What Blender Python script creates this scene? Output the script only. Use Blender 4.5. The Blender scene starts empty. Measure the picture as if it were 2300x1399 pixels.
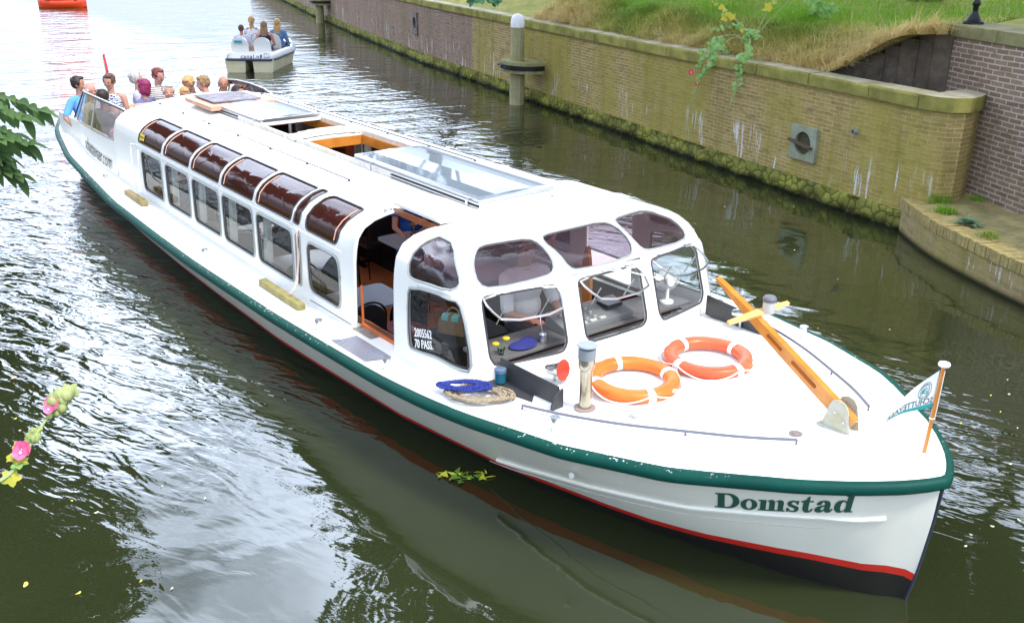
import bpy, bmesh, math, random
import numpy as np
from mathutils import Vector, Matrix
rnd = random.Random(7)
SC = bpy.context.scene
COL = SC.collection
PI = math.pi

# ---------------------------------------------------------------- materials
MATS = {}
def nt(m):
    return m.node_tree.nodes, m.node_tree.links
def mat(name, col, rough=.5, metal=0, var=0, vs=6, bump=0, bs=40, spec=.5, coat=0, col2=None, emis=None, trans=0, sheen=0):
    if name in MATS: return MATS[name]
    m = bpy.data.materials.new(name); m.use_nodes = True
    N, L = nt(m); b = N['Principled BSDF']
    b.inputs['Base Color'].default_value = (*col, 1); b.inputs['Roughness'].default_value = rough
    b.inputs['Metallic'].default_value = metal; b.inputs['Specular IOR Level'].default_value = spec
    b.inputs['Coat Weight'].default_value = coat; b.inputs['Coat Roughness'].default_value = .1
    if trans: b.inputs['Transmission Weight'].default_value = trans
    if var or col2:
        tc = N.new('ShaderNodeTexCoord'); n = N.new('ShaderNodeTexNoise'); n.inputs['Scale'].default_value = vs
        n.inputs['Detail'].default_value = 8; n.inputs['Roughness'].default_value = .65
        L.new(tc.outputs['Object'], n.inputs['Vector'])
        r = N.new('ShaderNodeValToRGB'); c2 = col2 or tuple(max(0, c*(1-var)) for c in col)
        r.color_ramp.elements[0].position = .35; r.color_ramp.elements[1].position = .65
        r.color_ramp.elements[0].color = (*c2, 1); r.color_ramp.elements[1].color = (*col, 1)
        L.new(n.outputs['Fac'], r.inputs['Fac']); L.new(r.outputs['Color'], b.inputs['Base Color'])
    if bump:
        tc = N.new('ShaderNodeTexCoord'); n = N.new('ShaderNodeTexNoise'); n.inputs['Scale'].default_value = bs
        n.inputs['Detail'].default_value = 6
        L.new(tc.outputs['Object'], n.inputs['Vector'])
        bp = N.new('ShaderNodeBump'); bp.inputs['Strength'].default_value = bump; bp.inputs['Distance'].default_value = .01
        L.new(n.outputs['Fac'], bp.inputs['Height']); L.new(bp.outputs['Normal'], b.inputs['Normal'])
    MATS[name] = m
    return m
def glass(name, tint, refl=1.45, rough=.02, gl=(1,1,1), dirt=0, dc=(.6,.62,.64)):
    if name in MATS: return MATS[name]
    m = bpy.data.materials.new(name); m.use_nodes = True
    N, L = nt(m); N.remove(N['Principled BSDF']); out = N['Material Output']
    t = N.new('ShaderNodeBsdfTransparent'); t.inputs['Color'].default_value = (*tint, 1)
    g = N.new('ShaderNodeBsdfGlossy'); g.inputs['Roughness'].default_value = rough; g.inputs['Color'].default_value = (*gl, 1)
    f = N.new('ShaderNodeFresnel'); f.inputs['IOR'].default_value = refl
    mx = N.new('ShaderNodeMixShader')
    L.new(f.outputs['Fac'], mx.inputs['Fac']); L.new(t.outputs[0], mx.inputs[1]); L.new(g.outputs[0], mx.inputs[2])
    src = mx
    if dirt:
        d = N.new('ShaderNodeBsdfDiffuse'); d.inputs['Color'].default_value = (*dc,1)
        m2 = N.new('ShaderNodeMixShader'); m2.inputs['Fac'].default_value = dirt
        L.new(mx.outputs[0], m2.inputs[1]); L.new(d.outputs[0], m2.inputs[2]); src = m2
    L.new(src.outputs[0], out.inputs['Surface'])
    MATS[name] = m
    return m

# ---------------------------------------------------------------- mesh building
class MB:
    def __init__(s): s.v = []; s.f = []; s.mi = []; s.cur = 0
    def add(s, V, F):
        b = len(s.v); s.v += [tuple(map(float, p)) for p in V]
        s.f += [tuple(b+i for i in f) for f in F]; s.mi += [s.cur]*len(F); return s
    def box(s, c, d, rz=0, M=None):
        hx, hy, hz = d[0]/2, d[1]/2, d[2]/2; V = []
        ca, sa = math.cos(rz), math.sin(rz)
        for z in (-hz, hz):
            for x, y in ((-hx,-hy),(hx,-hy),(hx,hy),(-hx,hy)):
                p = Vector((c[0]+x*ca-y*sa, c[1]+x*sa+y*ca, c[2]+z))
                if M: p = M @ p
                V.append(p)
        return s.add(V, [(3,2,1,0),(4,5,6,7),(0,1,5,4),(1,2,6,5),(2,3,7,6),(3,0,4,7)])
    def tube(s, P, r, n=8, close=False, caps=True, flat=None):
        P = [Vector(p) for p in P]; m = len(P)
        R = r if isinstance(r, (list, tuple)) else [r]*m
        rings = []; prev = None
        for i, p in enumerate(P):
            if close: d = P[(i+1)%m]-P[i-1]
            else: d = P[min(i+1,m-1)]-P[max(i-1,0)]
            d.normalize()
            if prev is None:
                a = Vector((0,0,1)) if abs(d.z) < .9 else Vector((1,0,0))
                u = d.cross(a).normalized()
            else:
                u = (prev - d*prev.dot(d)).normalized()
            prev = u; w = d.cross(u)
            ku, kw = flat or (1, 1)
            rings.append([p + u*math.cos(2*PI*k/n)*R[i]*ku + w*math.sin(2*PI*k/n)*R[i]*kw for k in range(n)])
        V = [q for g in rings for q in g]; F = []
        for i in range(m if close else m-1):
            j = (i+1) % m
            for k in range(n): F.append((i*n+k, i*n+(k+1)%n, j*n+(k+1)%n, j*n+k))
        if caps and not close: F += [tuple(range(n-1,-1,-1)), tuple((m-1)*n+k for k in range(n))]
        return s.add(V, F)
    def lathe(s, prof, c=(0,0,0), n=20, M=None, caps=False):
        V = []; F = []; m = len(prof)
        for r, z in prof:
            for k in range(n):
                p = Vector((r*math.cos(2*PI*k/n), r*math.sin(2*PI*k/n), z))
                if M: p = M @ p
                V.append(p+Vector(c))
        for i in range(m-1):
            for k in range(n): F.append((i*n+k, i*n+(k+1)%n, (i+1)*n+(k+1)%n, (i+1)*n+k))
        F += [tuple(range(n-1,-1,-1)), tuple((m-1)*n+k for k in range(n))]
        return s.add(V, F)
    def ell(s, c, r, n=12, m=8, M=None):
        V = []; F = []
        for i in range(m+1):
            a = PI*i/m
            for k in range(n):
                p = Vector((r[0]*math.sin(a)*math.cos(2*PI*k/n), r[1]*math.sin(a)*math.sin(2*PI*k/n), -r[2]*math.cos(a)))
                if M: p = M @ p
                V.append(p+Vector(c))
        for i in range(m):
            for k in range(n): F.append((i*n+k, i*n+(k+1)%n, (i+1)*n+(k+1)%n, (i+1)*n+k))
        return s.add(V, F)
    def cap(s, p0, r0, p1, r1, n=12):
        p0, p1 = Vector(p0), Vector(p1); d = p1-p0; l = d.length or 1e-6; d = d/l
        P = []; R = []
        for a in (-85,-60,-30,0): P.append(p0+d*r0*math.sin(math.radians(a))); R.append(r0*math.cos(math.radians(a)))
        for a in (0,30,60,85): P.append(p1+d*r1*math.sin(math.radians(a))+d*1e-4); R.append(r1*math.cos(math.radians(a)))
        return s.tube(P, R, n)
    def grid(s, fn, us, vs, flip=False, skip=None):
        V = [fn(u, v) for u in us for v in vs]; nv = len(vs); F = []
        for i in range(len(us)-1):
            for j in range(nv-1):
                if skip and skip(i, j): continue
                q = (i*nv+j, (i+1)*nv+j, (i+1)*nv+j+1, i*nv+j+1)
                F.append(q[::-1] if flip else q)
        return s.add(V, F)
    def build(s, name, mats, parent=None, smooth=False, bevel=0, solid=0, kind=None, loc=None, weld=False, auto=None):
        me = bpy.data.meshes.new(name); me.from_pydata(s.v, [], s.f)
        if not isinstance(mats, (list, tuple)): mats = [mats]
        for m in mats: me.materials.append(m)
        if len(mats) > 1: me.polygons.foreach_set('material_index', s.mi)
        if weld:
            bm = bmesh.new(); bm.from_mesh(me); bmesh.ops.remove_doubles(bm, verts=bm.verts, dist=1e-4); bm.to_mesh(me); bm.free()
        bm = bmesh.new(); bm.from_mesh(me)
        loose = [v for v in bm.verts if not v.link_faces]
        if loose: bmesh.ops.delete(bm, geom=loose, context='VERTS')
        if not solid and len(bm.faces) < 60000: bmesh.ops.recalc_face_normals(bm, faces=bm.faces)
        bm.to_mesh(me); bm.free()
        if smooth:
            me.polygons.foreach_set('use_smooth', [True]*len(me.polygons))
            me.set_sharp_from_angle(angle=math.radians(auto or 40))
        o = bpy.data.objects.new(name, me); COL.objects.link(o)
        if loc: o.location = loc
        if parent: o.parent = parent
        if solid: md = o.modifiers.new('s', 'SOLIDIFY'); md.thickness = solid; md.offset = 0
        if bevel: md = o.modifiers.new('b', 'BEVEL'); md.width = bevel; md.segments = 2; md.limit_method = 'ANGLE'
        if kind: o['kind'] = kind
        return o
def thing(name, label, cat, loc=(0,0,0), rz=0, group=None):
    o = bpy.data.objects.new(name, None); COL.objects.link(o); o.location = loc; o.rotation_euler = (0,0,rz)
    o.empty_display_size = .1
    return tag(o, label, cat, group)
def tag(o, label, cat=None, group=None):
    o['label'] = label
    if cat: o['category'] = cat
    if group: o['group'] = group
    return o
def copy_tree(o, label=None, loc=None, rz=None, parent=None):
    c = o.copy(); COL.objects.link(c)
    if parent: c.parent = parent
    if label: c['label'] = label
    if loc is not None: c.location = loc
    if rz is not None: c.rotation_euler = (0,0,rz)
    for ch in list(o.children): copy_tree(ch, parent=c)
    return c
def frame_of(root):
    """parent meshes given in scene coordinates to a root standing elsewhere"""
    for ch in root.children:
        ch.location = -Vector(root.location)

def plate(polys, th, smooth=False):
    """filled 2D outlines (first outer, rest holes allowed) extruded by th, centred: returns verts, faces"""
    cu = bpy.data.curves.new('tmp', 'CURVE'); cu.dimensions = '2D'; cu.fill_mode = 'BOTH'; cu.extrude = th/2
    for P in polys:
        sp = cu.splines.new('POLY'); sp.points.add(len(P)-1); sp.use_cyclic_u = True
        for i, p in enumerate(P): sp.points[i].co = (p[0], p[1], 0, 1)
    o = bpy.data.objects.new('tmp', cu); COL.objects.link(o)
    dg = bpy.context.evaluated_depsgraph_get(); dg.update()
    me = bpy.data.meshes.new_from_object(o.evaluated_get(dg))
    V = [tuple(v.co) for v in me.vertices]; F = [tuple(p.vertices) for p in me.polygons]
    bpy.data.objects.remove(o); bpy.data.curves.remove(cu); bpy.data.meshes.remove(me)
    return V, F
def text_mesh(txt, size=1, th=.02, bold=0, shear=0, res=4, spacing=1):
    cu = bpy.data.curves.new('tmp', 'FONT'); cu.body = txt; cu.size = size; cu.extrude = th/2; cu.offset = bold
    cu.shear = shear; cu.resolution_u = res; cu.space_character = spacing
    o = bpy.data.objects.new('tmp', cu); COL.objects.link(o)
    dg = bpy.context.evaluated_depsgraph_get(); dg.update()
    me = bpy.data.meshes.new_from_object(o.evaluated_get(dg))
    V = [tuple(v.co) for v in me.vertices]; F = [tuple(p.vertices) for p in me.polygons]
    bpy.data.objects.remove(o); bpy.data.curves.remove(cu); bpy.data.meshes.remove(me)
    return V, F
def subdiv(V, F, n=1):
    me = bpy.data.meshes.new('t'); me.from_pydata(V, [], F); bm = bmesh.new(); bm.from_mesh(me)
    bmesh.ops.triangulate(bm, faces=bm.faces)
    for _ in range(n): bmesh.ops.subdivide_edges(bm, edges=bm.edges, cuts=1)
    V = [tuple(v.co) for v in bm.verts]; bm.verts.index_update(); F = [tuple(v.index for v in f.verts) for f in bm.faces]
    bm.free(); bpy.data.meshes.remove(me); return V, F
def chaikin(P, n=2, close=True):
    for _ in range(n):
        Q = []; m = len(P)
        for i in range(m if close else m-1):
            a, b = P[i], P[(i+1) % m]
            Q.append(tuple(.75*a[k]+.25*b[k] for k in range(len(a)))); Q.append(tuple(.25*a[k]+.75*b[k] for k in range(len(a))))
        P = Q if close else [P[0]]+Q+[P[-1]]
    return P
def rrect(x0, y0, x1, y1, r, n=5, ry=None):
    ry = ry or r; P = []
    for cx, cy, a0 in ((x1-r, y0+ry, -90), (x1-r, y1-ry, 0), (x0+r, y1-ry, 90), (x0+r, y0+ry, 180)):
        for k in range(n+1):
            a = math.radians(a0+90*k/n); P.append((cx+r*math.cos(a), cy+ry*math.sin(a)))
    return P
def remesh(mb, name, mats, voxel, parent=None, smooth_it=4, paint=None):
    o = mb.build(name, mats)
    md = o.modifiers.new('r', 'REMESH'); md.mode = 'VOXEL'; md.voxel_size = voxel
    if smooth_it: s2 = o.modifiers.new('s', 'SMOOTH'); s2.iterations = smooth_it; s2.factor = .5
    dg = bpy.context.evaluated_depsgraph_get(); dg.update()
    me = bpy.data.meshes.new_from_object(o.evaluated_get(dg)); me.name = name
    o.modifiers.clear(); old = o.data; o.data = me; bpy.data.meshes.remove(old)
    if not isinstance(mats, (list, tuple)): mats = [mats]
    me.materials.clear()
    for m in mats: me.materials.append(m)
    me.polygons.foreach_set('use_smooth', [True]*len(me.polygons))
    if paint:
        n = len(me.polygons); cs = np.empty(n*3, 'f'); me.polygons.foreach_get('center', cs)
        me.polygons.foreach_set('material_index', paint(cs.reshape(-1, 3)).astype('i').tolist())
    if parent: o.parent = parent
    return o

# ---------------------------------------------------------------- camera, light
cam_d = bpy.data.cameras.new('camera'); cam = bpy.data.objects.new('camera', cam_d); COL.objects.link(cam)
cam_d.sensor_width = 36; cam_d.lens = 36*2168.485/2300; cam_d.clip_end = 600; cam_d.clip_start = .05
yaw, pitch, roll = 2.4853909, .3753526, -.0089568
fwd = Vector((math.cos(yaw)*math.cos(pitch), math.sin(yaw)*math.cos(pitch), -math.sin(pitch)))
rt = Vector((math.sin(yaw), -math.cos(yaw), 0)); dn = fwd.cross(rt)
r2 = math.cos(roll)*rt + math.sin(roll)*dn; d2 = -math.sin(roll)*rt + math.cos(roll)*dn
cam.matrix_world = Matrix(((r2.x,-d2.x,-fwd.x,2.34546),(r2.y,-d2.y,-fwd.y,-4.7812),(r2.z,-d2.z,-fwd.z,3.7),(0,0,0,1)))
SC.camera = cam
SUN_AZ, SUN_EL = math.radians(20), math.radians(58)
sd = bpy.data.lights.new('sun', 'SUN'); sun = bpy.data.objects.new('sun', sd); COL.objects.link(sun)
sd.energy = 2.6; sd.angle = math.radians(12); sd.color = (1, .95, .86)
sv = Vector((math.cos(SUN_AZ)*math.cos(SUN_EL), math.sin(SUN_AZ)*math.cos(SUN_EL), math.sin(SUN_EL)))
sun.rotation_euler = sv.to_track_quat('Z', 'Y').to_euler()
W = bpy.data.worlds.new('World'); SC.world = W; W.use_nodes = True
N, L = W.node_tree.nodes, W.node_tree.links; bg = N['Background']
sky = N.new('ShaderNodeTexSky'); sky.sky_type = 'NISHITA'; sky.sun_disc = False
sky.sun_elevation = SUN_EL; sky.sun_rotation = PI/2-SUN_AZ; sky.dust_density = 3
tc = N.new('ShaderNodeTexCoord'); ns = N.new('ShaderNodeTexNoise'); ns.inputs['Scale'].default_value = 2.2; ns.inputs['Detail'].default_value = 7
mp = N.new('ShaderNodeMapping'); mp.inputs['Scale'].default_value = (1, 1, 2.5); L.new(tc.outputs['Generated'], mp.inputs['Vector']); L.new(mp.outputs[0], ns.inputs['Vector'])
cr = N.new('ShaderNodeValToRGB'); cr.color_ramp.elements[0].position = .28; cr.color_ramp.elements[1].position = .52
L.new(ns.outputs['Fac'], cr.inputs['Fac'])
mx = N.new('ShaderNodeMix'); mx.data_type = 'RGBA'; mx.inputs['B'].default_value = (9.5, 10.2, 11.2, 1)
sz = N.new('ShaderNodeSeparateXYZ'); L.new(tc.outputs['Generated'], sz.inputs[0])
rz_ = N.new('ShaderNodeValToRGB'); e = rz_.color_ramp.elements; e[0].position = .48; e[1].position = .9   # cloud colour raised towards the horizon for stronger water reflections
e[0].color = (15, 17.3, 21.6, 1); e[1].color = (6.8, 7.5, 8.8, 1); L.new(sz.outputs[2], rz_.inputs['Fac'])
# sky lobe added to brighten reflections in the water, dimmed near the horizon
dt = N.new('ShaderNodeVectorMath'); dt.operation = 'DOT_PRODUCT'; nm_ = N.new('ShaderNodeVectorMath'); nm_.operation = 'NORMALIZE'; L.new(tc.outputs['Generated'], nm_.inputs[0]); L.new(nm_.outputs[0], dt.inputs[0])
dt.inputs[1].default_value = (math.cos(math.radians(33))*math.cos(math.radians(160)), math.cos(math.radians(33))*math.sin(math.radians(160)), math.sin(math.radians(33)))
m1 = N.new('ShaderNodeMapRange'); m1.interpolation_type = 'SMOOTHSTEP'; m1.inputs['From Min'].default_value = .70; m1.inputs['From Max'].default_value = .96; m1.inputs['To Min'].default_value = 1; m1.inputs['To Max'].default_value = 2.35; L.new(dt.outputs['Value'], m1.inputs['Value'])
m2 = N.new('ShaderNodeMapRange'); m2.interpolation_type = 'SMOOTHSTEP'; m2.inputs['From Min'].default_value = .06; m2.inputs['From Max'].default_value = .36; m2.inputs['To Min'].default_value = .2; m2.inputs['To Max'].default_value = 1; L.new(sz.outputs[2], m2.inputs['Value'])
m3 = N.new('ShaderNodeMath'); m3.operation = 'MULTIPLY'; L.new(m1.outputs[0], m3.inputs[0]); L.new(m2.outputs[0], m3.inputs[1])
vm = N.new('ShaderNodeVectorMath'); vm.operation = 'SCALE'; L.new(rz_.outputs[0], vm.inputs[0]); L.new(m3.outputs[0], vm.inputs['Scale']); L.new(vm.outputs[0], mx.inputs['B'])
L.new(cr.outputs['Color'], mx.inputs['Factor']); L.new(sky.outputs['Color'], mx.inputs['A'])
L.new(mx.outputs['Result'], bg.inputs['Color']); bg.inputs['Strength'].default_value = .11
vs = SC.view_settings; vs.view_transform = 'Standard'; vs.look = 'None'; vs.gamma = 1; vs.exposure = .78; vs.use_curve_mapping = False
# ================================================================ the setting
def uvset(o, fn):
    me = o.data; uv = me.uv_layers.new(name='UVMap')
    for l in me.loops: uv.data[l.index].uv = fn(me.vertices[l.vertex_index].co)
def water_mat():
    m = bpy.data.materials.new('canal water'); m.use_nodes = True; N, L = nt(m); b = N['Principled BSDF']
    b.inputs['Roughness'].default_value = .015; b.inputs['IOR'].default_value = 1.76
    tc = N.new('ShaderNodeTexCoord'); P = tc.outputs['Object']
    def node(t, **k):
        n = N.new(t)
        for a, v in k.items():
            if a in n.inputs: n.inputs[a].default_value = v
            else: setattr(n, a, v)
        return n
    def noise(rot, sc, scale, det=2, dist=0, rough=.5):
        mp = node('ShaderNodeMapping'); mp.vector_type = 'TEXTURE'; mp.inputs['Rotation'].default_value = (0,0,math.radians(rot)); mp.inputs['Scale'].default_value = (1/sc[0], 1/sc[1], 1)
        L.new(P, mp.inputs['Vector']); n = node('ShaderNodeTexNoise', Scale=scale, Detail=det, Distortion=dist, Roughness=rough)
        L.new(mp.outputs[0], n.inputs['Vector']); return n.outputs['Fac']
    def ma(op, a, b_=None, c=None, clamp=False):
        n = N.new('ShaderNodeMath'); n.operation = op; n.use_clamp = clamp
        for i, v in enumerate((a, b_, c)):
            if v is None: continue
            if isinstance(v, (int, float)): n.inputs[i].default_value = v
            else: L.new(v, n.inputs[i])
        return n.outputs[0]
    sx = node('ShaderNodeSeparateXYZ'); L.new(P, sx.inputs[0]); X, Y = sx.outputs[0], sx.outputs[1]
    def ramp(v, a, b_, lo=0, hi=1):
        n = N.new('ShaderNodeMapRange'); n.interpolation_type = 'SMOOTHSTEP'
        for k, q in (('From Min', a), ('From Max', b_), ('To Min', lo), ('To Max', hi)): n.inputs[k].default_value = q
        L.new(v, n.inputs['Value']); return n.outputs['Result']
    # colour: murky olive with slow variation
    r = N.new('ShaderNodeValToRGB'); r.color_ramp.elements[0].position = .3; r.color_ramp.elements[1].position = .7
    r.color_ramp.elements[0].color = (.017,.0225,.0085,1); r.color_ramp.elements[1].color = (.025,.031,.012,1)
    L.new(noise(0, (1,1), .35, 4), r.inputs['Fac']); L.new(r.outputs[0], b.inputs['Base Color'])
    # ripple heights: slow swell, mid ripples, fine wake ripples
    swell = noise(70, (1, 1.8), .50, 2, .5)
    mid = noise(20, (.75, 2.1), 1.7, 2, .9)
    fine = noise(24, (.8, 2.3), 4.6, 2, .8)
    tiny = noise(20, (1, 1.7), 19, 2, .4)
    # the wake: a band on the starboard side behind the bow, chop far behind the stern, a patch to port
    wk = ma('MULTIPLY', ramp(X, -3.0, -5.2), ramp(Y, -.5, -1.9))
    wk = ma('MULTIPLY', wk, ramp(Y, -4.6, -3.3))
    far = ramp(X, -10.5, -16)
    ptch = ma('MULTIPLY', ma('MULTIPLY', ramp(X, -16, -11), ramp(X, -5.5, -8)), ma('MULTIPLY', ramp(Y, 6.2, 4.0), ramp(Y, 1.5, 2.2)))
    bow = ma('MULTIPLY', ma('MULTIPLY', ramp(X, -5.5, -3.5), ramp(X, .4, -.8)), ma('MULTIPLY', ramp(Y, 3.4, 2.2), ramp(Y, .5, 1.2)))
    farY = ma('MULTIPLY', far, ramp(Y, 9, 5, .12, 1))
    rough_ = ma('ADD', ma('ADD', wk, farY), ma('ADD', ptch, bow), clamp=True)
    patch = ramp(noise(10, (1,1.4), .8, 2), .42, .6, .15, 1)
    h = ma('MULTIPLY', swell, .022)
    h = ma('ADD', h, ma('MULTIPLY', mid, ma('MULTIPLY_ADD', rough_, .038, ma('MULTIPLY', patch, .0038))))
    h = ma('ADD', h, ma('MULTIPLY', noise(78, (.5, 1.7), .9, 3, .8), ma('MULTIPLY', farY, .11)))
    h = ma('ADD', h, ma('MULTIPLY', fine, ma('MULTIPLY_ADD', rough_, .011, ma('MULTIPLY', patch, .0008))))
    h = ma('ADD', h, ma('MULTIPLY', tiny, ma('MULTIPLY_ADD', rough_, .0006, .00004)))
    bp = node('ShaderNodeBump', Strength=1.0, Distance=1.0); L.new(h, bp.inputs['Height']); L.new(bp.outputs[0], b.inputs['Normal'])
    return m
def build_water():   # the sheet stops at the hull, the cabin floor lies below the waterline
    hx = [-15.0,-14,-13,-12,-10,-8,-6,-4.5,-3.5,-2.3,-1.6,-1.0,-.5]
    hole = [(x, -(wlw(x)-.035)) for x in hx]+[(-.22,0)]+[(x, wlw(x)-.035) for x in reversed(hx)]
    V, F = plate([[(-160,-60),(40,-60),(40,60),(-160,60)], hole], 0)
    q = MB().add([(a, b_, 0) for a, b_, c in V], F); o = q.build('canal_water', water_mat(), kind='structure', weld=True)
    if sum(p.normal.z*p.area for p in o.data.polygons) < 0: o.data.flip_normals()

WALL = [(-75, 28), (-55, 20.9), (-39, 15.8), (-30, 13.15), (-22.4, 11.05), (-15.2, 9.4), (-10, 8.2), (-7, 7.52), (-4.35, 6.92)]
def wall_y(x): return float(np.interp(x, [p[0] for p in WALL], [p[1] for p in WALL]))
def smooth(a, b, x):
    u = min(1, max(0, (x-a)/(b-a))); return u*u*(3-2*u)
def brick_mat(name, c1, c2, mortar, algae, streaks=True, scale=1.0, zs=0, al=(.35,.62), msz=.012):
    m = bpy.data.materials.new(name); m.use_nodes = True; N, L = nt(m); b = N['Principled BSDF']; b.inputs['Roughness'].default_value = .85; b.inputs['Specular IOR Level'].default_value = .12
    uv = N.new('ShaderNodeUVMap'); uv.uv_map = 'UVMap'
    br = N.new('ShaderNodeTexBrick'); br.inputs['Scale'].default_value = 1; br.offset = .5
    br.inputs['Brick Width'].default_value = .2*scale; br.inputs['Row Height'].default_value = .058*scale
    br.inputs['Mortar Size'].default_value = msz*scale*.5; br.inputs['Mortar Smooth'].default_value = .3; br.inputs['Bias'].default_value = -.1
    br.inputs['Color1'].default_value = (*c1,1); br.inputs['Color2'].default_value = (*c2,1); br.inputs['Mortar'].default_value = (*mortar,1)
    # wobble the courses a little
    nw = N.new('ShaderNodeTexNoise'); nw.inputs['Scale'].default_value = 1.3
    L.new(uv.outputs[0], nw.inputs['Vector'])
    va = N.new('ShaderNodeVectorMath'); va.operation = 'MULTIPLY_ADD'; va.inputs[1].default_value = (.02,.03,0)
    L.new(nw.outputs['Color'], va.inputs[0]); L.new(uv.outputs[0], va.inputs[2]); L.new(va.outputs[0], br.inputs['Vector'])
    def noise(sx, sy, sc, det=5, r=.6):
        mp = N.new('ShaderNodeMapping'); mp.inputs['Scale'].default_value = (sx, sy, 1); L.new(uv.outputs[0], mp.inputs['Vector'])
        n = N.new('ShaderNodeTexNoise'); n.inputs['Scale'].default_value = sc; n.inputs['Detail'].default_value = det; n.inputs['Roughness'].default_value = r
        L.new(mp.outputs[0], n.inputs['Vector']); return n.outputs['Fac']
    def ramp(v, a, b_, lo=0, hi=1):
        n = N.new('ShaderNodeMapRange'); n.interpolation_type = 'SMOOTHSTEP'
        for k, q in (('From Min', a), ('From Max', b_), ('To Min', lo), ('To Max', hi)): n.inputs[k].default_value = q
        L.new(v, n.inputs['Value']); return n.outputs['Result']
    def mul(a, b_):
        n = N.new('ShaderNodeMath'); n.operation = 'MULTIPLY'; L.new(a, n.inputs[0])
        if isinstance(b_, float): n.inputs[1].default_value = b_
        else: L.new(b_, n.inputs[1])
        return n.outputs[0]
    def mix(f, a, col, mode='MIX'):
        n = N.new('ShaderNodeMix'); n.data_type = 'RGBA'; n.blend_type = mode; L.new(f, n.inputs['Factor']); L.new(a, n.inputs['A'])
        if isinstance(col, tuple): n.inputs['B'].default_value = (*col,1)
        else: L.new(col, n.inputs['B'])
        return n.outputs['Result']
    sp = N.new('ShaderNodeSeparateXYZ'); L.new(uv.outputs[0], sp.inputs[0]); U, V = sp.outputs[0], sp.outputs[1]
    c = br.outputs['Color']
    # single dark or light bricks, dirt
    c = mix(ramp(noise(1, 3, 3.5, 3), .5, .7, 0, .5), c, (.09,.075,.055))
    # algae film: patchy, streaked downwards, more towards the near end
    f = ramp(noise(1, .35, .9, 6, .65), al[0], al[1])
    c = mix(mul(f, .60), c, algae)
    c = mix(mul(ramp(noise(2.2, .3, 2.0, 4), .45, .75), .45), c, tuple(q*.55 for q in algae))
    if streaks:
        # lime runs out of the joints
        zone = ramp(noise(.5, 0.2, 1.3, 2), .44, .54)
        st = ramp(noise(7, .6, 1.6, 4, .7), .57, .63)
        zv = mul(ramp(V, .95, .72), ramp(V, .02, .25))
        c = mix(mul(mul(mul(st, zone), zv), .85), c, (.62,.64,.62))
        hl = ramp(noise(.9, 17, 1.0, 4, .6), .665, .70)
        c = mix(mul(mul(hl, ramp(noise(.8, .8, 1.0, 2), .45, .6)), .7), c, (.5,.47,.36))
    c = mix(ramp(V, .10+zs, .0+zs), c, (.012,.012,.006))
    L.new(c, b.inputs['Base Color'])
    bp = N.new('ShaderNodeBump'); bp.inputs['Strength'].default_value = 1; bp.inputs['Distance'].default_value = .02; bp.invert = True
    L.new(br.outputs['Fac'], bp.inputs['Height'])
    b2 = N.new('ShaderNodeBump'); b2.inputs['Strength'].default_value = .35; b2.inputs['Distance'].default_value = .01
    L.new(noise(1, 1, 45, 4), b2.inputs['Height']); L.new(bp.outputs[0], b2.inputs['Normal']); L.new(b2.outputs[0], b.inputs['Normal'])
    return m
OLIVE = (.30,.27,.04)
M_quay = brick_mat('old quay brick', (.29,.19,.085), (.40,.28,.13), (.50,.43,.20), OLIVE, msz=.017)
M_quay_far = brick_mat('old quay brick, redder', (.25,.155,.12), (.30,.19,.145), (.40,.34,.26), (.20,.155,.07), al=(.42,.75), msz=.016)
M_tall = brick_mat('abutment brick', (.26,.17,.14), (.18,.12,.10), (.46,.41,.32), (.26,.24,.09), streaks=False, al=(.52,.85), scale=1.12, zs=-1, msz=.02)
M_ledge = brick_mat('low ledge brick', (.27,.20,.11), (.33,.25,.13), (.38,.34,.20), (.25,.22,.045), zs=0)
M_cope = mat('mossy coping stone', (.32,.29,.08), .9, spec=.1, col2=(.15,.145,.04), vs=2.6, bump=.8, bs=30)
M_cope_top = mat('pale coping top', (.48,.44,.34), .9, spec=.1, col2=(.26,.24,.13), vs=2.5, bump=.4, bs=30)
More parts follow.
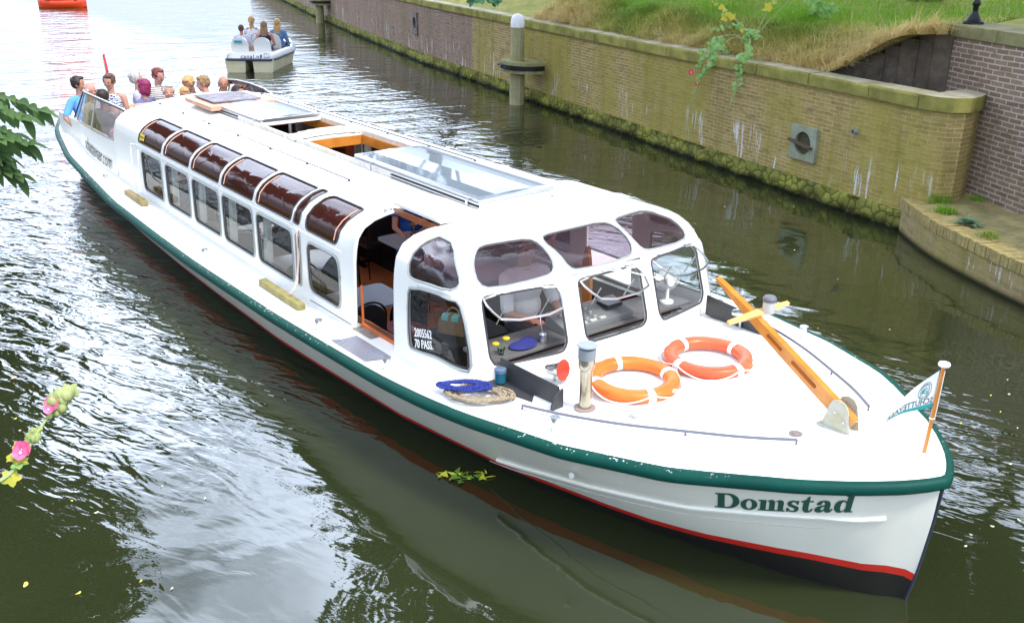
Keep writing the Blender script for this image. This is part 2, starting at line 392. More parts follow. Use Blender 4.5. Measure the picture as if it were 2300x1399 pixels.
def stone_mat():
    m = bpy.data.materials.new('mossy rubble stone'); m.use_nodes = True; N, L = nt(m); b = N['Principled BSDF']; b.inputs['Roughness'].default_value = .9; b.inputs['Specular IOR Level'].default_value = .1
    tc = N.new('ShaderNodeTexCoord'); v = N.new('ShaderNodeTexVoronoi'); v.feature = 'DISTANCE_TO_EDGE'; v.inputs['Scale'].default_value = 6.5
    L.new(tc.outputs['Object'], v.inputs['Vector']); n = N.new('ShaderNodeTexNoise'); n.inputs['Scale'].default_value = 3; n.inputs['Detail'].default_value = 6
    L.new(tc.outputs['Object'], n.inputs['Vector'])
    r = N.new('ShaderNodeValToRGB'); e = r.color_ramp.elements; e[0].position = .3; e[1].position = .7; e[0].color = (.11,.115,.035,1); e[1].color = (.27,.27,.055,1)
    L.new(n.outputs['Fac'], r.inputs['Fac'])
    r2_ = N.new('ShaderNodeValToRGB'); e = r2_.color_ramp.elements; e[0].position = 0; e[1].position = .09; e[0].color = (.3,.3,.2,1); e[1].color = (1,1,1,1)
    L.new(v.outputs['Distance'], r2_.inputs['Fac'])
    mx = N.new('ShaderNodeMix'); mx.data_type = 'RGBA'; mx.blend_type = 'MULTIPLY'; mx.inputs['Factor'].default_value = 1
    L.new(r.outputs[0], mx.inputs['A']); L.new(r2_.outputs[0], mx.inputs['B']); 
    g = N.new('ShaderNodeSeparateXYZ'); L.new(tc.outputs['Object'], g.inputs[0])
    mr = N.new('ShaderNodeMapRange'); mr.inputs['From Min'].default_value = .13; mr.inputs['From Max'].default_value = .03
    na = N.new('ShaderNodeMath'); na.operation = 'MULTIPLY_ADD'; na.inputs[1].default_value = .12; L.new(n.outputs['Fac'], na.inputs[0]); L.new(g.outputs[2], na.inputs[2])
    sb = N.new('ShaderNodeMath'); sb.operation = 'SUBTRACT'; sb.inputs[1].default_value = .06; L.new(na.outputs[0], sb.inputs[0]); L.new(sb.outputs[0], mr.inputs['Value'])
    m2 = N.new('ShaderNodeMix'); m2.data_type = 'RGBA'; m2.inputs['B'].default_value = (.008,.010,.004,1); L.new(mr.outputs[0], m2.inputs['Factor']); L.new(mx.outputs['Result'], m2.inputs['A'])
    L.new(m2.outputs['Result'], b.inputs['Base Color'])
    bp = N.new('ShaderNodeBump'); bp.inputs['Strength'].default_value = 1; bp.inputs['Distance'].default_value = .05; L.new(v.outputs['Distance'], bp.inputs['Height']); L.new(bp.outputs[0], b.inputs['Normal'])
    return m
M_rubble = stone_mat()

quay = thing('quay_wall', 'long mossy olive brick quay wall with stone coping along the grassy bank', 'quay wall', (-20, 10.5, 0))
CORNER = [(-4.35,6.92),(-4.12,6.90),(-3.93,6.97),(-3.83,7.12),(-3.84,7.35),(-3.92,7.62),(-3.95,7.82)]
def wall_strip(pts, off, z0, z1, name, m, u0=0, nz=6, parent=None):
    # pts polyline; off to the water side (right of travel)
    P = [Vector((x, y, 0)) for x, y in pts]; V = []; U = []; u = u0; F = []
    for i, p in enumerate(P):
        d = (P[min(i+1,len(P)-1)]-P[max(i-1,0)]).normalized(); n = Vector((d.y, -d.x, 0))
        if i: u += (P[i]-P[i-1]).length
        for k in range(nz+1): V.append(p+n*off+Vector((0,0,z0+(z1-z0)*k/nz))); U.append((u, z0+(z1-z0)*k/nz))
    for i in range(len(P)-1):
        for k in range(nz): a = i*(nz+1)+k; F.append((a, a+nz+1, a+nz+2, a+1))
    b_ = MB().add(V, F); o = b_.build(name, m, parent); uv = o.data.uv_layers.new(name='UVMap')
    for l in o.data.loops: uv.data[l.index].uv = U[l.vertex_index]
    return o, u
far_pts = [(-75,28),(-55,20.9),(-39,15.8),(-30,13.15),(-22.4,11.05),(-19,10.27)]
near_pts = [(-19,10.27),(-15.2,9.4),(-12,8.66),(-10,8.2),(-7,7.52)]+CORNER
o, u = wall_strip(far_pts, 0, .26, 1.63, 'brick_face', M_quay_far, parent=quay); o['label'] = 'redder far stretch of brickwork'
o, u = wall_strip(near_pts, 0, .26, 1.63, 'brick_face', M_quay, u, parent=quay)
# rubble footing, a real lumpy face
xs = np.arange(-75, -4.3, .11) if False else np.concatenate([np.arange(-75,-20,.5), np.arange(-20,-4.3,.09)])
def rub(x, v):
    z = -.35+v*.63; y = wall_y(x)-.05-.05*(1-v)
    k = .035*math.sin(x*9.1+3*math.sin(x*2.3))*math.sin(v*9+x*3.7)+.02*math.sin(x*23+v*5)
    if v >= 1: k = 0
    return (x, y-k, z)
b_ = MB().grid(rub, list(map(float, xs)), [0,.2,.4,.55,.62,.7,.78,.86,.94,1]); b_.grid(lambda x, v: (x, wall_y(x)-.05+v*.06, .28), list(map(float, xs)), [0,1])
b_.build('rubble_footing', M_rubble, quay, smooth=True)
# coping stones
co = MB(); x = -75.
pts = far_pts[:-1]+near_pts
L_ = [0]
for i in range(1, len(pts)): L_.append(L_[-1]+math.dist(pts[i], pts[i-1]))
def along(d):
    return (float(np.interp(d, L_, [p[0] for p in pts])), float(np.interp(d, L_, [p[1] for p in pts])))
d_end = L_[-len(CORNER)]
d = 0
r_ = random.Random(3)
while d < d_end-.01:
    l = 1.15+r_.random()*.25; e = min(d+l, d_end)
    if d_end-e < .5: e = d_end
    n_ = 3
    prof = [(-.045,1.63),(-.05,1.66),(-.05,1.785),(-.03,1.815),(.30,1.82),(.33,1.80),(.33,1.62)]
    jz = r_.uniform(-.006,.006); jo = r_.uniform(-.008,.008)
    V = []
    for k in range(n_+1):
        q = d+.006+(e-d-.012)*k/n_; a = Vector(along(q)+(0,)); t_ = (Vector(along(q+.05)+(0,))-Vector(along(q-.05)+(0,))).normalized(); n = Vector((t_.y,-t_.x,0))
        for oo, z in prof: V.append(a-n*(oo+jo)+Vector((0,0,z+(jz if z > 1.7 else 0))))
    m_ = len(prof); F = []
    for k in range(n_):
        for j in range(m_): F.append((k*m_+j, (k+1)*m_+j, (k+1)*m_+(j+1)%m_, k*m_+(j+1)%m_))
    F += [tuple(range(m_)), tuple(n_*m_+j for j in range(m_-1,-1,-1))]
    co.cur = 0; co.add(V, F); d = e+.006
# rounded end stone
out_ = [(p[0], p[1]) for p in CORNER]; V = []; F = []; O = []; I = []
for i, p in enumerate(CORNER):
    a = Vector((*CORNER[max(i-1,0)],0)); c_ = Vector((*CORNER[min(i+1,len(CORNER)-1)],0)); t_ = (c_-a).normalized(); n = Vector((t_.y,-t_.x,0)); O.append(Vector((*p,0))+n*.05)
I = [Vector((-4.28,7.24,0)), Vector((-4.25,7.8,0))]
ring = O+[I[1], I[0]]
m_ = len(ring)
for z in (1.63, 1.82):
    for q in ring: V.append(q+Vector((0,0,z)))
F = [(i, (i+1)%m_, m_+(i+1)%m_, m_+i) for i in range(m_)]+[tuple(range(m_,2*m_)), tuple(range(m_-1,-1,-1))]
co.add(V, F)
# face normals up get the paler top material
cope = co.build('coping', [M_cope, M_cope_top], quay, bevel=.008)
for p in cope.data.polygons:
    p.material_index = 1 if p.normal.z > .8 and p.center.z > 1.75 else 0
frame_of(quay)

# abutment wall on the right, stands across the bank
ab = thing('abutment_wall', 'tall brown brick abutment wall with pale pointing and stone cap at the right edge', 'brick wall', (-2.9, 7.15, 0))
A0, A1 = Vector((-4.73,8.0,0)), Vector((-.3,5.94,0)); ad = (A1-A0).normalized(); an = Vector((ad.y,-ad.x,0))
wall_strip([(A0.x,A0.y),(-2.9,7.15),(A1.x,A1.y)], 0, 0, 2.44, 'brick_face', M_tall, parent=ab)
# its return side facing the canal end and the back
wall_strip([((A0-an*.5).x,(A0-an*.5).y),(A0.x,A0.y)], 0, 0, 2.44, 'brick_end', M_tall, parent=ab)
cp = MB()
for k in range(5):
    a = A0+ad*(k*1.02-.03); bq = A0+ad*(k*1.02+.985)
    V = []
    for q in (a, bq):
        for oo, z in ((.03,2.44),(.03,2.60),(-.53,2.61),(-.53,2.44)): V.append(q+an*oo+Vector((0,0,z)))
    cp.add(V, [(0,1,2,3),(7,6,5,4),(0,4,5,1),(1,5,6,2),(2,6,7,3),(3,7,4,0)])
cp.build('cap', mat('abutment cap stone', (.22,.21,.09), .9, col2=(.13,.12,.05), vs=4, bump=.4), ab, bevel=.01)
frame_of(ab)

# low brick ledge in front of it
lg = thing('brick_ledge', 'low curved brick ledge at the waterline, weeds growing on its top', 'ledge', (-3.4,6.2,0))
LP = [(-4.48,6.99),(-4.1,6.66),(-3.75,6.38),(-3.40,6.14),(-2.9,5.87),(-2.3,5.58),(-1.6,5.30),(-.6,4.95),(.6,4.6)]
wall_strip(LP, 0, -.3, .34, 'brick_face', M_ledge, parent=lg, nz=8)
sb = MB(); tl = 0
LL = [0]
for i in range(1,len(LP)): LL.append(LL[-1]+math.dist(LP[i],LP[i-1]))
def lal(d): return Vector((float(np.interp(d,LL,[p[0] for p in LP])), float(np.interp(d,LL,[p[1] for p in LP])),0))
d = 0; r_ = random.Random(9)
while d < LL[-1]-.1:
    l = .062; p0 = lal(d+.003); p1 = lal(d+l-.003); t_ = (p1-p0).normalized(); n = Vector((t_.y,-t_.x,0)); j = r_.uniform(-.006,.006); jz = r_.uniform(-.005,.005)
    dep = .24
    V = []
    for q in (p0,p1):
        for oo, z in ((.02+j,.335),(.02+j,.465+jz),(-dep,.47+jz),(-dep,.335)): V.append(q+n*oo+Vector((0,0,z)))
    sb.add(V, [(0,1,2,3),(7,6,5,4),(0,4,5,1),(1,5,6,2),(2,6,7,3),(3,7,4,0)]); d += l
sb.build('brick_edging', mat('ledge edging brick', (.34,.27,.10), .9, col2=(.20,.16,.06), vs=9, bump=.4), lg)
gt = MB(); V = []; back = [(-3.95,7.85),(-3.95,7.85),(-3.6,7.6),(-3.3,7.4),(-2.9,7.15),(-2.3,6.76),(-1.6,6.3),(-.6,5.65),(.6,4.9)]
def gtop(u, v):
    a = Vector((float(np.interp(u,range(9),[p[0] for p in LP])), float(np.interp(u,range(9),[p[1] for p in LP])),0)); c_ = Vector((float(np.interp(u,range(9),[p[0] for p in back])), float(np.interp(u,range(9),[p[1] for p in back])),0))
    return a.lerp(c_, v)+Vector((0,0,.455+.03*math.sin(u*5)*math.sin(v*7)+.05*v))
gt.grid(gtop, [i*.25 for i in range(33)], [0.05,.2,.4,.6,.8,1])
gt.build('earth_top', mat('ledge dirt', (.30,.25,.11), .95, col2=(.16,.14,.05), vs=5, bump=.8, bs=25), lg, smooth=True)
frame_of(lg)

# ---- bank
def bank_z(x, y):
    d = max(0, y-wall_y(min(x, -4.35))-.25)
    z = 1.76+.40*min(d, 1.1)+.10*max(0, min(d-1.1, 12))
    k = smooth(-6.6, -4.75, x)
    if x > -7: z = max(z, 1.76+.74*k)
    return z+.03*math.sin(x*2.1+y)*math.sin(y*1.7)
M_soil = mat('bank soil and thatch', (.34,.31,.10), .95, spec=.1, col2=(.20,.22,.05), vs=3.5, bump=.8, bs=20)
b_ = MB()
xs = [-75,-55,-40,-30,-24]+[-20+.35*i for i in range(58)]
def bk(x, t):
    y = (wall_y(x)+.30)+t
    return (x, y, bank_z(x, y))
xs = [q for q in xs if q <= -4.65]
b_.grid(bk, xs, [0,.25,.5,.75,1.0,1.3,1.6,2,2.5,3,4,6,9,14,25,45])
b_.grid(lambda x, t: (x, 8.12+t-(x+4.65)*.46+.02, 2.5+.06*min(t,9)), [-4.65,-3,-1,3,10,30], [0,1,3,6,12,25,45])
b_.build('grass_bank', M_soil, kind='structure', smooth=True)
# the other bank, out of the picture to the left
b_ = MB(); b_.grid(lambda x, k: (x, -9.0-.17*(x+8)-[30,4,.3,0][k], [1.4,1.3,1.2,-1][k]), [-80,-40,-20,-8,6], [0,1,2,3])
b_.build('far_bank', M_soil, kind='structure')

# timber boards holding the bank back at the end of the coping
tb = thing('board_retaining_wall', 'dark upright timber boards holding back the grassy bank behind the coping', 'board wall', (-5.3,7.6,1.7))
B0, B1 = Vector((-6.45,7.78,0)), Vector((-4.62,7.955,0))
nb = 8
for k in range(nb):
    t0, t1 = k/nb, (k+1)/nb; p0 = B0.lerp(B1, t0-.004); p1 = B0.lerp(B1, t1+.004); h = 1.80+.70*smooth(-6.6,-4.75,B0.lerp(B1,(t0+t1)/2).x)-.03
    t_ = (B1-B0).normalized(); n = Vector((t_.y,-t_.x,0)); V = []
    for q in (p0,p1):
        for oo, z in ((0,1.5),(0,h),(-.05,h),(-.05,1.5)): V.append(q+n*(oo+.028*(k%2))+Vector((0,0,z)))
    MB().add(V, [(0,1,2,3),(7,6,5,4),(0,4,5,1),(1,5,6,2),(2,6,7,3),(3,7,4,0)]).build('board', mat('dark weathered boards', (.12,.095,.07), .85, col2=(.055,.042,.03), vs=5, bump=.5, bs=18), tb, bevel=.004)
frame_of(tb)

# ---- outlets in the wall
def on_wall(x, z, off=0):
    y = wall_y(x); t_ = Vector((1, (wall_y(x+.1)-wall_y(x-.1))/.2, 0)).normalized()
    return Vector((x, y, z))+Vector((t_.y,-t_.x,0))*off, math.atan2(t_.y, t_.x)
def outlet(x, z, w, h, rr, label, tone, tilt=0):
    p, a = on_wall(x, z, .0)
    t = thing('outfall_plate', label, 'drain outlet', p, a)
    circ = [(rr*math.cos(2*PI*k/28), rr*math.sin(2*PI*k/28)) for k in range(28)]
    V, F = plate([rrect(-w/2,-h/2,w/2,h/2,.012), circ], .05)
    R = Matrix.Rotation(PI/2, 4, 'X')
    b_ = MB().add([R@Vector(v)+Vector((0,-.025,0)) for v in V], F)
    b_.build('plate', tone, t, bevel=.004)
    q = MB(); q.lathe([(rr,0),(rr,.45),(rr*.97,.45),(rr*.97,.0)], M=Matrix.Rotation(-PI/2,4,'X'), n=28)
    q.build('pipe', mat('outfall pipe', (.16,.16,.11), .8, col2=(.10,.10,.05), vs=8), t, smooth=True)
    q = MB(); q.lathe([(rr*.96,.3),(.001,.3)], M=Matrix.Rotation(-PI/2,4,'X'), n=20); q.build('dark_end', mat('pipe dark', (.012,.012,.01), .9), t)
    return t
M_plate = mat('concrete plate', (.27,.30,.22), .8, col2=(.19,.21,.14), vs=5)
t = outlet(-6.33, .80, .56, .50, .17, 'square grey concrete outlet plate with a plank jammed across its round pipe', M_plate)
MB().box((-.02,-.075,-.01), (.50,.075,.035)).build('jammed_plank', mat('plank brown', (.10,.065,.04), .8, var=.4, vs=20), t, bevel=.004).rotation_euler = (0,.13,0)
outlet(-23.5, 1.08, .46, .66, .17, 'small oval outlet plate high in the reddish far part of the wall', mat('far plate', (.17,.14,.12), .8, var=.3))
p, a = on_wall(-5.36, 1.15)
t = thing('drain_pipe', 'short grey pipe stub sticking out of the brick wall near its end', 'pipe', p, a)
q = MB(); q.lathe([(.038,-.02),(.038,.07),(.029,.07),(.029,-.02)], M=Matrix.Rotation(PI/2,4,'X')); q.build('stub', mat('pvc grey', (.22,.25,.27), .5), t, smooth=True)

# ---- mooring posts with timber collars
M_post = mat('bleached post timber', (.33,.30,.17), .85, col2=(.23,.22,.10), vs=4, bump=.5, bs=30)
M_collar = mat('collar timber', (.29,.27,.12), .85, col2=(.18,.18,.06), vs=5, bump=.5, bs=30)
M_iron = mat('black iron', (.018,.018,.02), .45, metal=.6, var=.3)
M_whitecap = mat('white post cap', (.75,.75,.76), .5, var=.12)
def mooring_post(x, y, label, a):
    t = thing('mooring_post', label, 'mooring post', (x, y, 0), a, 'timber mooring posts along the quay')
    q = MB(); q.lathe([(.175,-1),(.172,.5),(.155,1.2),(.152,1.72),(.0,1.72)], n=10); q.build('post', M_post, t, smooth=True, auto=25)
    q = MB(); q.lathe([(.155,1.70),(.158,1.80),(.14,1.90),(.10,1.96),(.05,1.985),(.0,1.99)], n=18); q.build('cap', M_whitecap, t, smooth=True)
    out = [(-.52,.36),(.62,.36),(.60,-.02),(.30,-.28),(-.05,-.33),(-.38,-.25),(-.50,-.02)]
    hole = [(.175*math.cos(2*PI*k/12), .175*math.sin(2*PI*k/12)) for k in range(12)]
    V, F = plate([out, hole], .24); q = MB().add([(v[0],v[1],v[2]+.86) for v in V], F); q.build('collar', M_collar, t, bevel=.012)
    band = [(-.53,.36,.86),(-.515,-.03,.86),(-.39,-.27,.86),(-.05,-.35,.86),(.31,-.30,.86),(.615,-.03,.86),(.635,.36,.86)]
    q = MB(); V = []; F = []
    P = chaikin([b__[:2] for b__ in band], 2, close=False)
    for px, py in P:
        for z in (.81,.91): V.append((px,py,z)); 
        l = math.hypot(px,py); k = 1+.02/l
        for z in (.91,.81): V.append((px*k,py*k,z))
    for i in range(len(P)-1):
        for j in range(4): F.append((i*4+j,(i+1)*4+j,(i+1)*4+(j+1)%4,i*4+(j+1)%4))
    q.add(V, F); q.build('iron_band', M_iron, t)
    for px, py in ((-.40,-.29),(-.05,-.37),(.32,-.32),(.62,-.1)):
        MB().ell((px,py,.86),(.022,.022,.022),8,5).build('bolt', M_iron, t, smooth=True)
    return t
mp_ = mooring_post(-15.31, 8.90, 'tall pale mooring post with white domed cap and timber collar, the nearer one', -.22)
copy_tree(mp_, 'mooring post cut by the top edge of the picture, far down the wall', (-36.4,14.66,0), -.29)

# ---- street lamp foot on the abutment
lp = thing('street_lamp', 'foot of a black cast iron street lamp standing on the wall cap at top right', 'street lamp', (-4.62,8.52,2.60))
lp.location = (-4.48,8.12,2.605)
q = MB(); q.lathe([(.13,0),(.13,.03),(.10,.05),(.075,.09),(.05,.13),(.04,.16)], n=16); q.build('foot', M_iron, lp, smooth=True)
q = MB(); q.lathe([(.034,.16),(.036,.22),(.052,.24),(.052,.27),(.034,.30),(.030,.6),(.028,1.2),(.045,1.22),(.045,1.26),(.024,1.3),(.022,3.3),(.0,3.3)], n=16); q.build('pole', M_iron, lp, smooth=True)
q = MB(); q.lathe([(.10,3.30),(.17,3.65),(.02,3.85),(.0,3.9)], n=6); q.build('lantern', mat('lantern glass', (.5,.5,.48), .2), lp)
# ================================================================ the tour boat
def interp(x, X, Y): return float(np.interp(x, X, Y))
GX_=[-15.9,-15.8,-15.6,-15.2,-14.7,-13.9,-12.1,-9.5,-6.8,-4.7,-3.3,-2.5,-1.58,-.94,-.37,-.15,0,.07,.115]
GW_=[0,.30,.55,.82,1.02,1.27,1.56,1.74,1.77,1.72,1.67,1.60,1.37,1.09,.64,.42,.23,.11,0]
def gw(x): return interp(x, GX_, GW_)
def sheer(x): return interp(x, [-16,-14.5,-12,-9.5,-8,-5,-3.3,-2.5,-1.6,-.9,-.3,.12], [.80,.76,.70,.64,.62,.62,.66,.70,.75,.80,.845,.875])
def wlw(x): return interp(x, [-16,-15.5,-14.8,-13.5,-12,-10,-8,-5.4,-3.5,-2.3,-1.28,-.47,-.12,0.0], [0,.35,.75,1.05,1.17,1.25,1.33,1.36,1.22,.99,.68,.343,.12,0.012])
def deck_z(x, y):
    w = max(gw(x), .05); k = smooth(-3.3,-2.3,x); return sheer(x)+.012-.03*(1-k)*smooth(0,.25,w-abs(y))+k*.06*(1-min(1,(y/w)**2))*min(1, w/.6)
build_water()
KS=[0,.15,.55,.66,.78,.90,1.02,1.14,1.40,1.72]
ZS=[.56,.69,1.175,1.265,1.36,1.43,1.48,1.51,1.555,1.59]
OS=[0,.025,.04,.055,.085,.155,.255,.375,.62,.92]
ZW=[.56,.69,1.175,1.285,1.395,1.48,1.53,1.555,1.58,1.60]
OW=[0,.025,.04,.05,.07,.125,.225,.345,.60,.92]
ZF=[.56,.87,1.24,1.34,1.42,1.48,1.52,1.55,1.58,1.60]
OF=[0,.05,.16,.23,.31,.40,.50,.62,.74,.80]
P_=[(-10.75,-1.30),(-2.80,-1.30)]
for i in range(1,9):
    a = -PI/2+PI/2*i/9*.92; P_.append((-2.80+.17*math.cos(a), -1.13+.17*math.sin(a)))
for i in range(21):
    y = -1.10+2.20*i/20; P_.append((-2.50-.13*(y/1.10)**2, y))
P_ += [(x,-y) for x, y in reversed(P_[:10])]
PT = np.array(P_); SLT = np.concatenate([[0], np.cumsum(np.hypot(*np.diff(PT, axis=0).T))]); LT = SLT[-1]
def S(t, s, off=0):
    x = interp(t, SLT, PT[:,0]); y = interp(t, SLT, PT[:,1])
    fx = smooth(-3.7,-2.72,x); fw = smooth(-4.5,-4.2,x)
    zs = interp(s,KS,ZS)*(1-fw)+interp(s,KS,ZW)*fw; os_ = interp(s,KS,OS)*(1-fw)+interp(s,KS,OW)*fw
    zf = interp(s,KS,ZF); of = interp(s,KS,OF)
    p = Vector((x-of*fx, y*(1-os_/1.30), zs*(1-fx)+zf*fx))
    if off:
        e = .01; a = S(max(0,t-e), s); b_ = S(min(LT,t+e), s); c_ = S(t, max(0,s-e)); d_ = S(t, min(1.72,s+e))
        n = (b_-a).cross(d_-c_)
        if n.length > 1e-9: p = p+n.normalized()*off
    return p
BOAT = thing('tour_boat', 'long white canal tour boat with brown roof panes, green rub rail and green bow lettering', 'tour boat', (-8,0,0))
M_white = mat('white boat paint', (.80,.80,.77), .32, spec=.5, coat=.25, bump=.03, bs=3)
M_deck = mat('white deck paint', (.84,.84,.81), .55, col2=(.78,.78,.75), vs=2.0, bump=.12, bs=160)
M_hullw = mat('hull white, slightly grimy', (.72,.72,.64), .30, col2=(.66,.66,.57), vs=1.4, coat=.3, bump=.06, bs=1.5)  # duller white than the deck, softly mottled
M_red = mat('red boot stripe', (.62,.018,.012), .4, col2=(.48,.02,.01), vs=5)
M_boot = mat('black bottom paint', (.012,.011,.010), .45, var=.3)
M_green = mat('dark green rub rail', (.003,.060,.044), .5, col2=(.003,.045,.036), vs=3.0, spec=.12, bump=.15, bs=25)
N, L = nt(M_green); b_ = N['Principled BSDF']; tc = N.new('ShaderNodeTexCoord'); n1 = N.new('ShaderNodeTexNoise'); n1.inputs['Scale'].default_value = 45; n1.inputs['Detail'].default_value = 5; L.new(tc.outputs['Object'], n1.inputs['Vector'])
n2 = N.new('ShaderNodeTexNoise'); n2.inputs['Scale'].default_value = .9; L.new(tc.outputs['Object'], n2.inputs['Vector'])
ge = N.new('ShaderNodeNewGeometry'); sg = N.new('ShaderNodeSeparateXYZ'); L.new(ge.outputs['Normal'], sg.inputs[0])
def mr_(v, a, b2):
    q = N.new('ShaderNodeMapRange'); q.inputs['From Min'].default_value = a; q.inputs['From Max'].default_value = b2; L.new(v, q.inputs['Value']); return q.outputs[0]
def mm_(a, b2):
    q = N.new('ShaderNodeMath'); q.operation = 'MULTIPLY'; L.new(a, q.inputs[0]); L.new(b2, q.inputs[1]); return q.outputs[0]
f_ = mm_(mm_(mr_(n1.outputs['Fac'], .64, .67), mr_(n2.outputs['Fac'], .48, .56)), mr_(sg.outputs[2], .55, .8))   # paint worn off the upper edge
src = b_.inputs['Base Color'].links[0].from_socket; q = N.new('ShaderNodeMix'); q.data_type = 'RGBA'; q.inputs['B'].default_value = (.55,.60,.56,1); L.new(f_, q.inputs['Factor']); L.new(src, q.inputs['A']); L.new(q.outputs['Result'], b_.inputs['Base Color'])
M_trim = mat('dark rubber window seal', (.045,.045,.05), .5)
M_frame = mat('grey window frame', (.36,.39,.38), .4, metal=.3)
M_alu = mat('brushed aluminium', (.62,.63,.65), .28, metal=1, bump=.05, bs=80)
M_brownpane = glass('brown acrylic', (.34,.13,.09), 1.45, .05, dirt=.42, dc=(.085,.026,.020))
M_violet = glass('violet grey acrylic', (.60,.47,.52), 1.55, .05, dirt=.06, dc=(.35,.25,.31))
M_clear = glass('clear window glass', (.86,.89,.88), 1.32, .01)
M_smoke = glass('smoked windscreen', (.50,.48,.46), 1.5, .03, dirt=.05)
M_mahog = mat('mahogany', (.30,.085,.025), .35, col2=(.20,.05,.015), vs=10, coat=.3)
M_orange_wood = mat('varnished spruce', (.64,.24,.035), .3, col2=(.50,.17,.02), vs=7, coat=.5)
M_dark = mat('interior black', (.02,.019,.018), .7, var=.3)
M_floor = mat('orange brown floor', (.60,.19,.07), .5, col2=(.48,.15,.05), vs=2)
def wst(name, mb_, m, parent=None, **k): return mb_.build(name, m, parent or BOAT, **k)
# hull
xs = [-15.9,-15.86,-15.78,-15.6,-15.3,-15,-14.5,-13.9]+[-13.5+.5*i for i in range(22)]+[-2.5,-2.2,-1.9,-1.58,-1.3,-1.1,-.94,-.75,-.55,-.4,-.28,-.18,-.1,-.04,0]
zr = lambda x: interp(x, [-16,-4,-1.2,-.42,-.08,0], [.19,.19,.20,.27,.25,.20])
def stemx(z): return interp(z, [-.35,0,.2,.59,.86], [-.03,.02,.055,.098,.112])
def hull_pt(x, v, s):
    zg = sheer(x)-.02
    levels = [-.35, zr(x)-.05, zr(x)-.005, zr(x), zr(x)+.004]
    if v < 3: z = [-.35, .0, zr(x)-.055][v]
    elif v == 3: z = zr(x)
    else: z = zr(x)+(zg-zr(x))*(v-3)/8
    f = max(0, z)/zg
    w, g = wlw(x), gw(x)-.012
    if x > -.2: w = w*min(1, -x/.1+.0); g = interp(x, [-.2,-.1,0], [gw(-.2)-.012,.2,.02])
    y = w+(g-w)*f**.9
    if z < 0: y = w*(.72+.28*(1+z/.35)) if w > 0 else 0
    xx = x
    if x > -.3: xx = x+stemx(z)*(1-(-x/.3))
    if x < -14.5: xx = x+(.45*(1-min(1,f)))*((-14.5-x)/1.4)
    return (xx, s*max(y,.004), z)
hb = MB()
for s_ in (-1, 1):
    for band, vsn in ((2, (0,1,2)), (1, (2,3)), (0, tuple(range(3,12)))):
        hb.cur = band; hb.grid(lambda x, v: hull_pt(x, v, s_), xs, vsn)
wst('hull', hb, [M_hullw, M_red, M_boot], smooth=True, weld=True, auto=30)
# stem bar
q = MB(); q.tube([(stemx(z)+.004,0,z) for z in (-.2,0,.1,.2,.35,.5,.65,.8)], .010, 8); wst('stem_bar', q, mat('dark stem iron', (.03,.035,.06), .4), smooth=True)
# rub rail: rounded green section round the whole deck edge
edge = [(x, -gw(x)) for x in np.concatenate([np.linspace(-15.88,-14,14), np.arange(-13.5,-2.4,.45), np.linspace(-2.3,-.3,22), np.array([-.2,-.12,-.05,.0,.04,.075,.1])])]
edge = edge+[(.115,0)]+[(x,-y) for x, y in reversed(edge)]
ex = chaikin(edge, 2, close=False)
def rail_ring(prof):
    V = []; m_ = len(prof)
    for i, p in enumerate(ex):
        a = Vector(ex[max(0,i-1)]); b_ = Vector(ex[min(len(ex)-1,i+1)]); t_ = (b_-a).normalized(); n = Vector((t_.y,-t_.x)); z = sheer(p[0])
        for o_, dz in prof: V.append((p[0]+n.x*o_, p[1]+n.y*o_, z+dz))
    F = [(i*m_+j,(i+1)*m_+j,(i+1)*m_+(j+1)%m_,i*m_+(j+1)%m_) for i in range(len(ex)-1) for j in range(m_)]
    return V, F
prof = [(-.03,.014),(.0,.017),(.022,.009),(.034,-.006),(.038,-.035),(.030,-.050),(.017,-.061),(-.02,-.064)]
q = MB().add(*rail_ring(prof)); wst('rub_rail', q, M_green, smooth=True, auto=60)
_ = '''# scuffs: paint worn through to white along the top of the rail, real little chips standing proud
q = MB(); r_ = random.Random(5)
for _ in range(150):
    x = r_.choice([r_.uniform(-12,-1.2), r_.gauss(-4,.5), r_.gauss(-2.7,.3), r_.gauss(-1.7,.4)]); l = r_.uniform(.01,.05); g = gw(x); g2 = gw(x+l); z = sheer(x)+.0245; o0 = r_.uniform(-.012,.018)
    zz = lambda o_: z-max(0,(o_-.0)/.022)*.0105
    w_ = r_.uniform(.002,.006)
    q.add([(x,-(g+o0),zz(o0)+.0008),(x+l,-(g2+o0),zz(o0)+.0008),(x+l*.8,-(g2+o0+w_),zz(o0+w_)+.0008),(x+l*.1,-(g+o0+w_),zz(o0+w_)+.0008)], [(0,1,2,3)])
'''
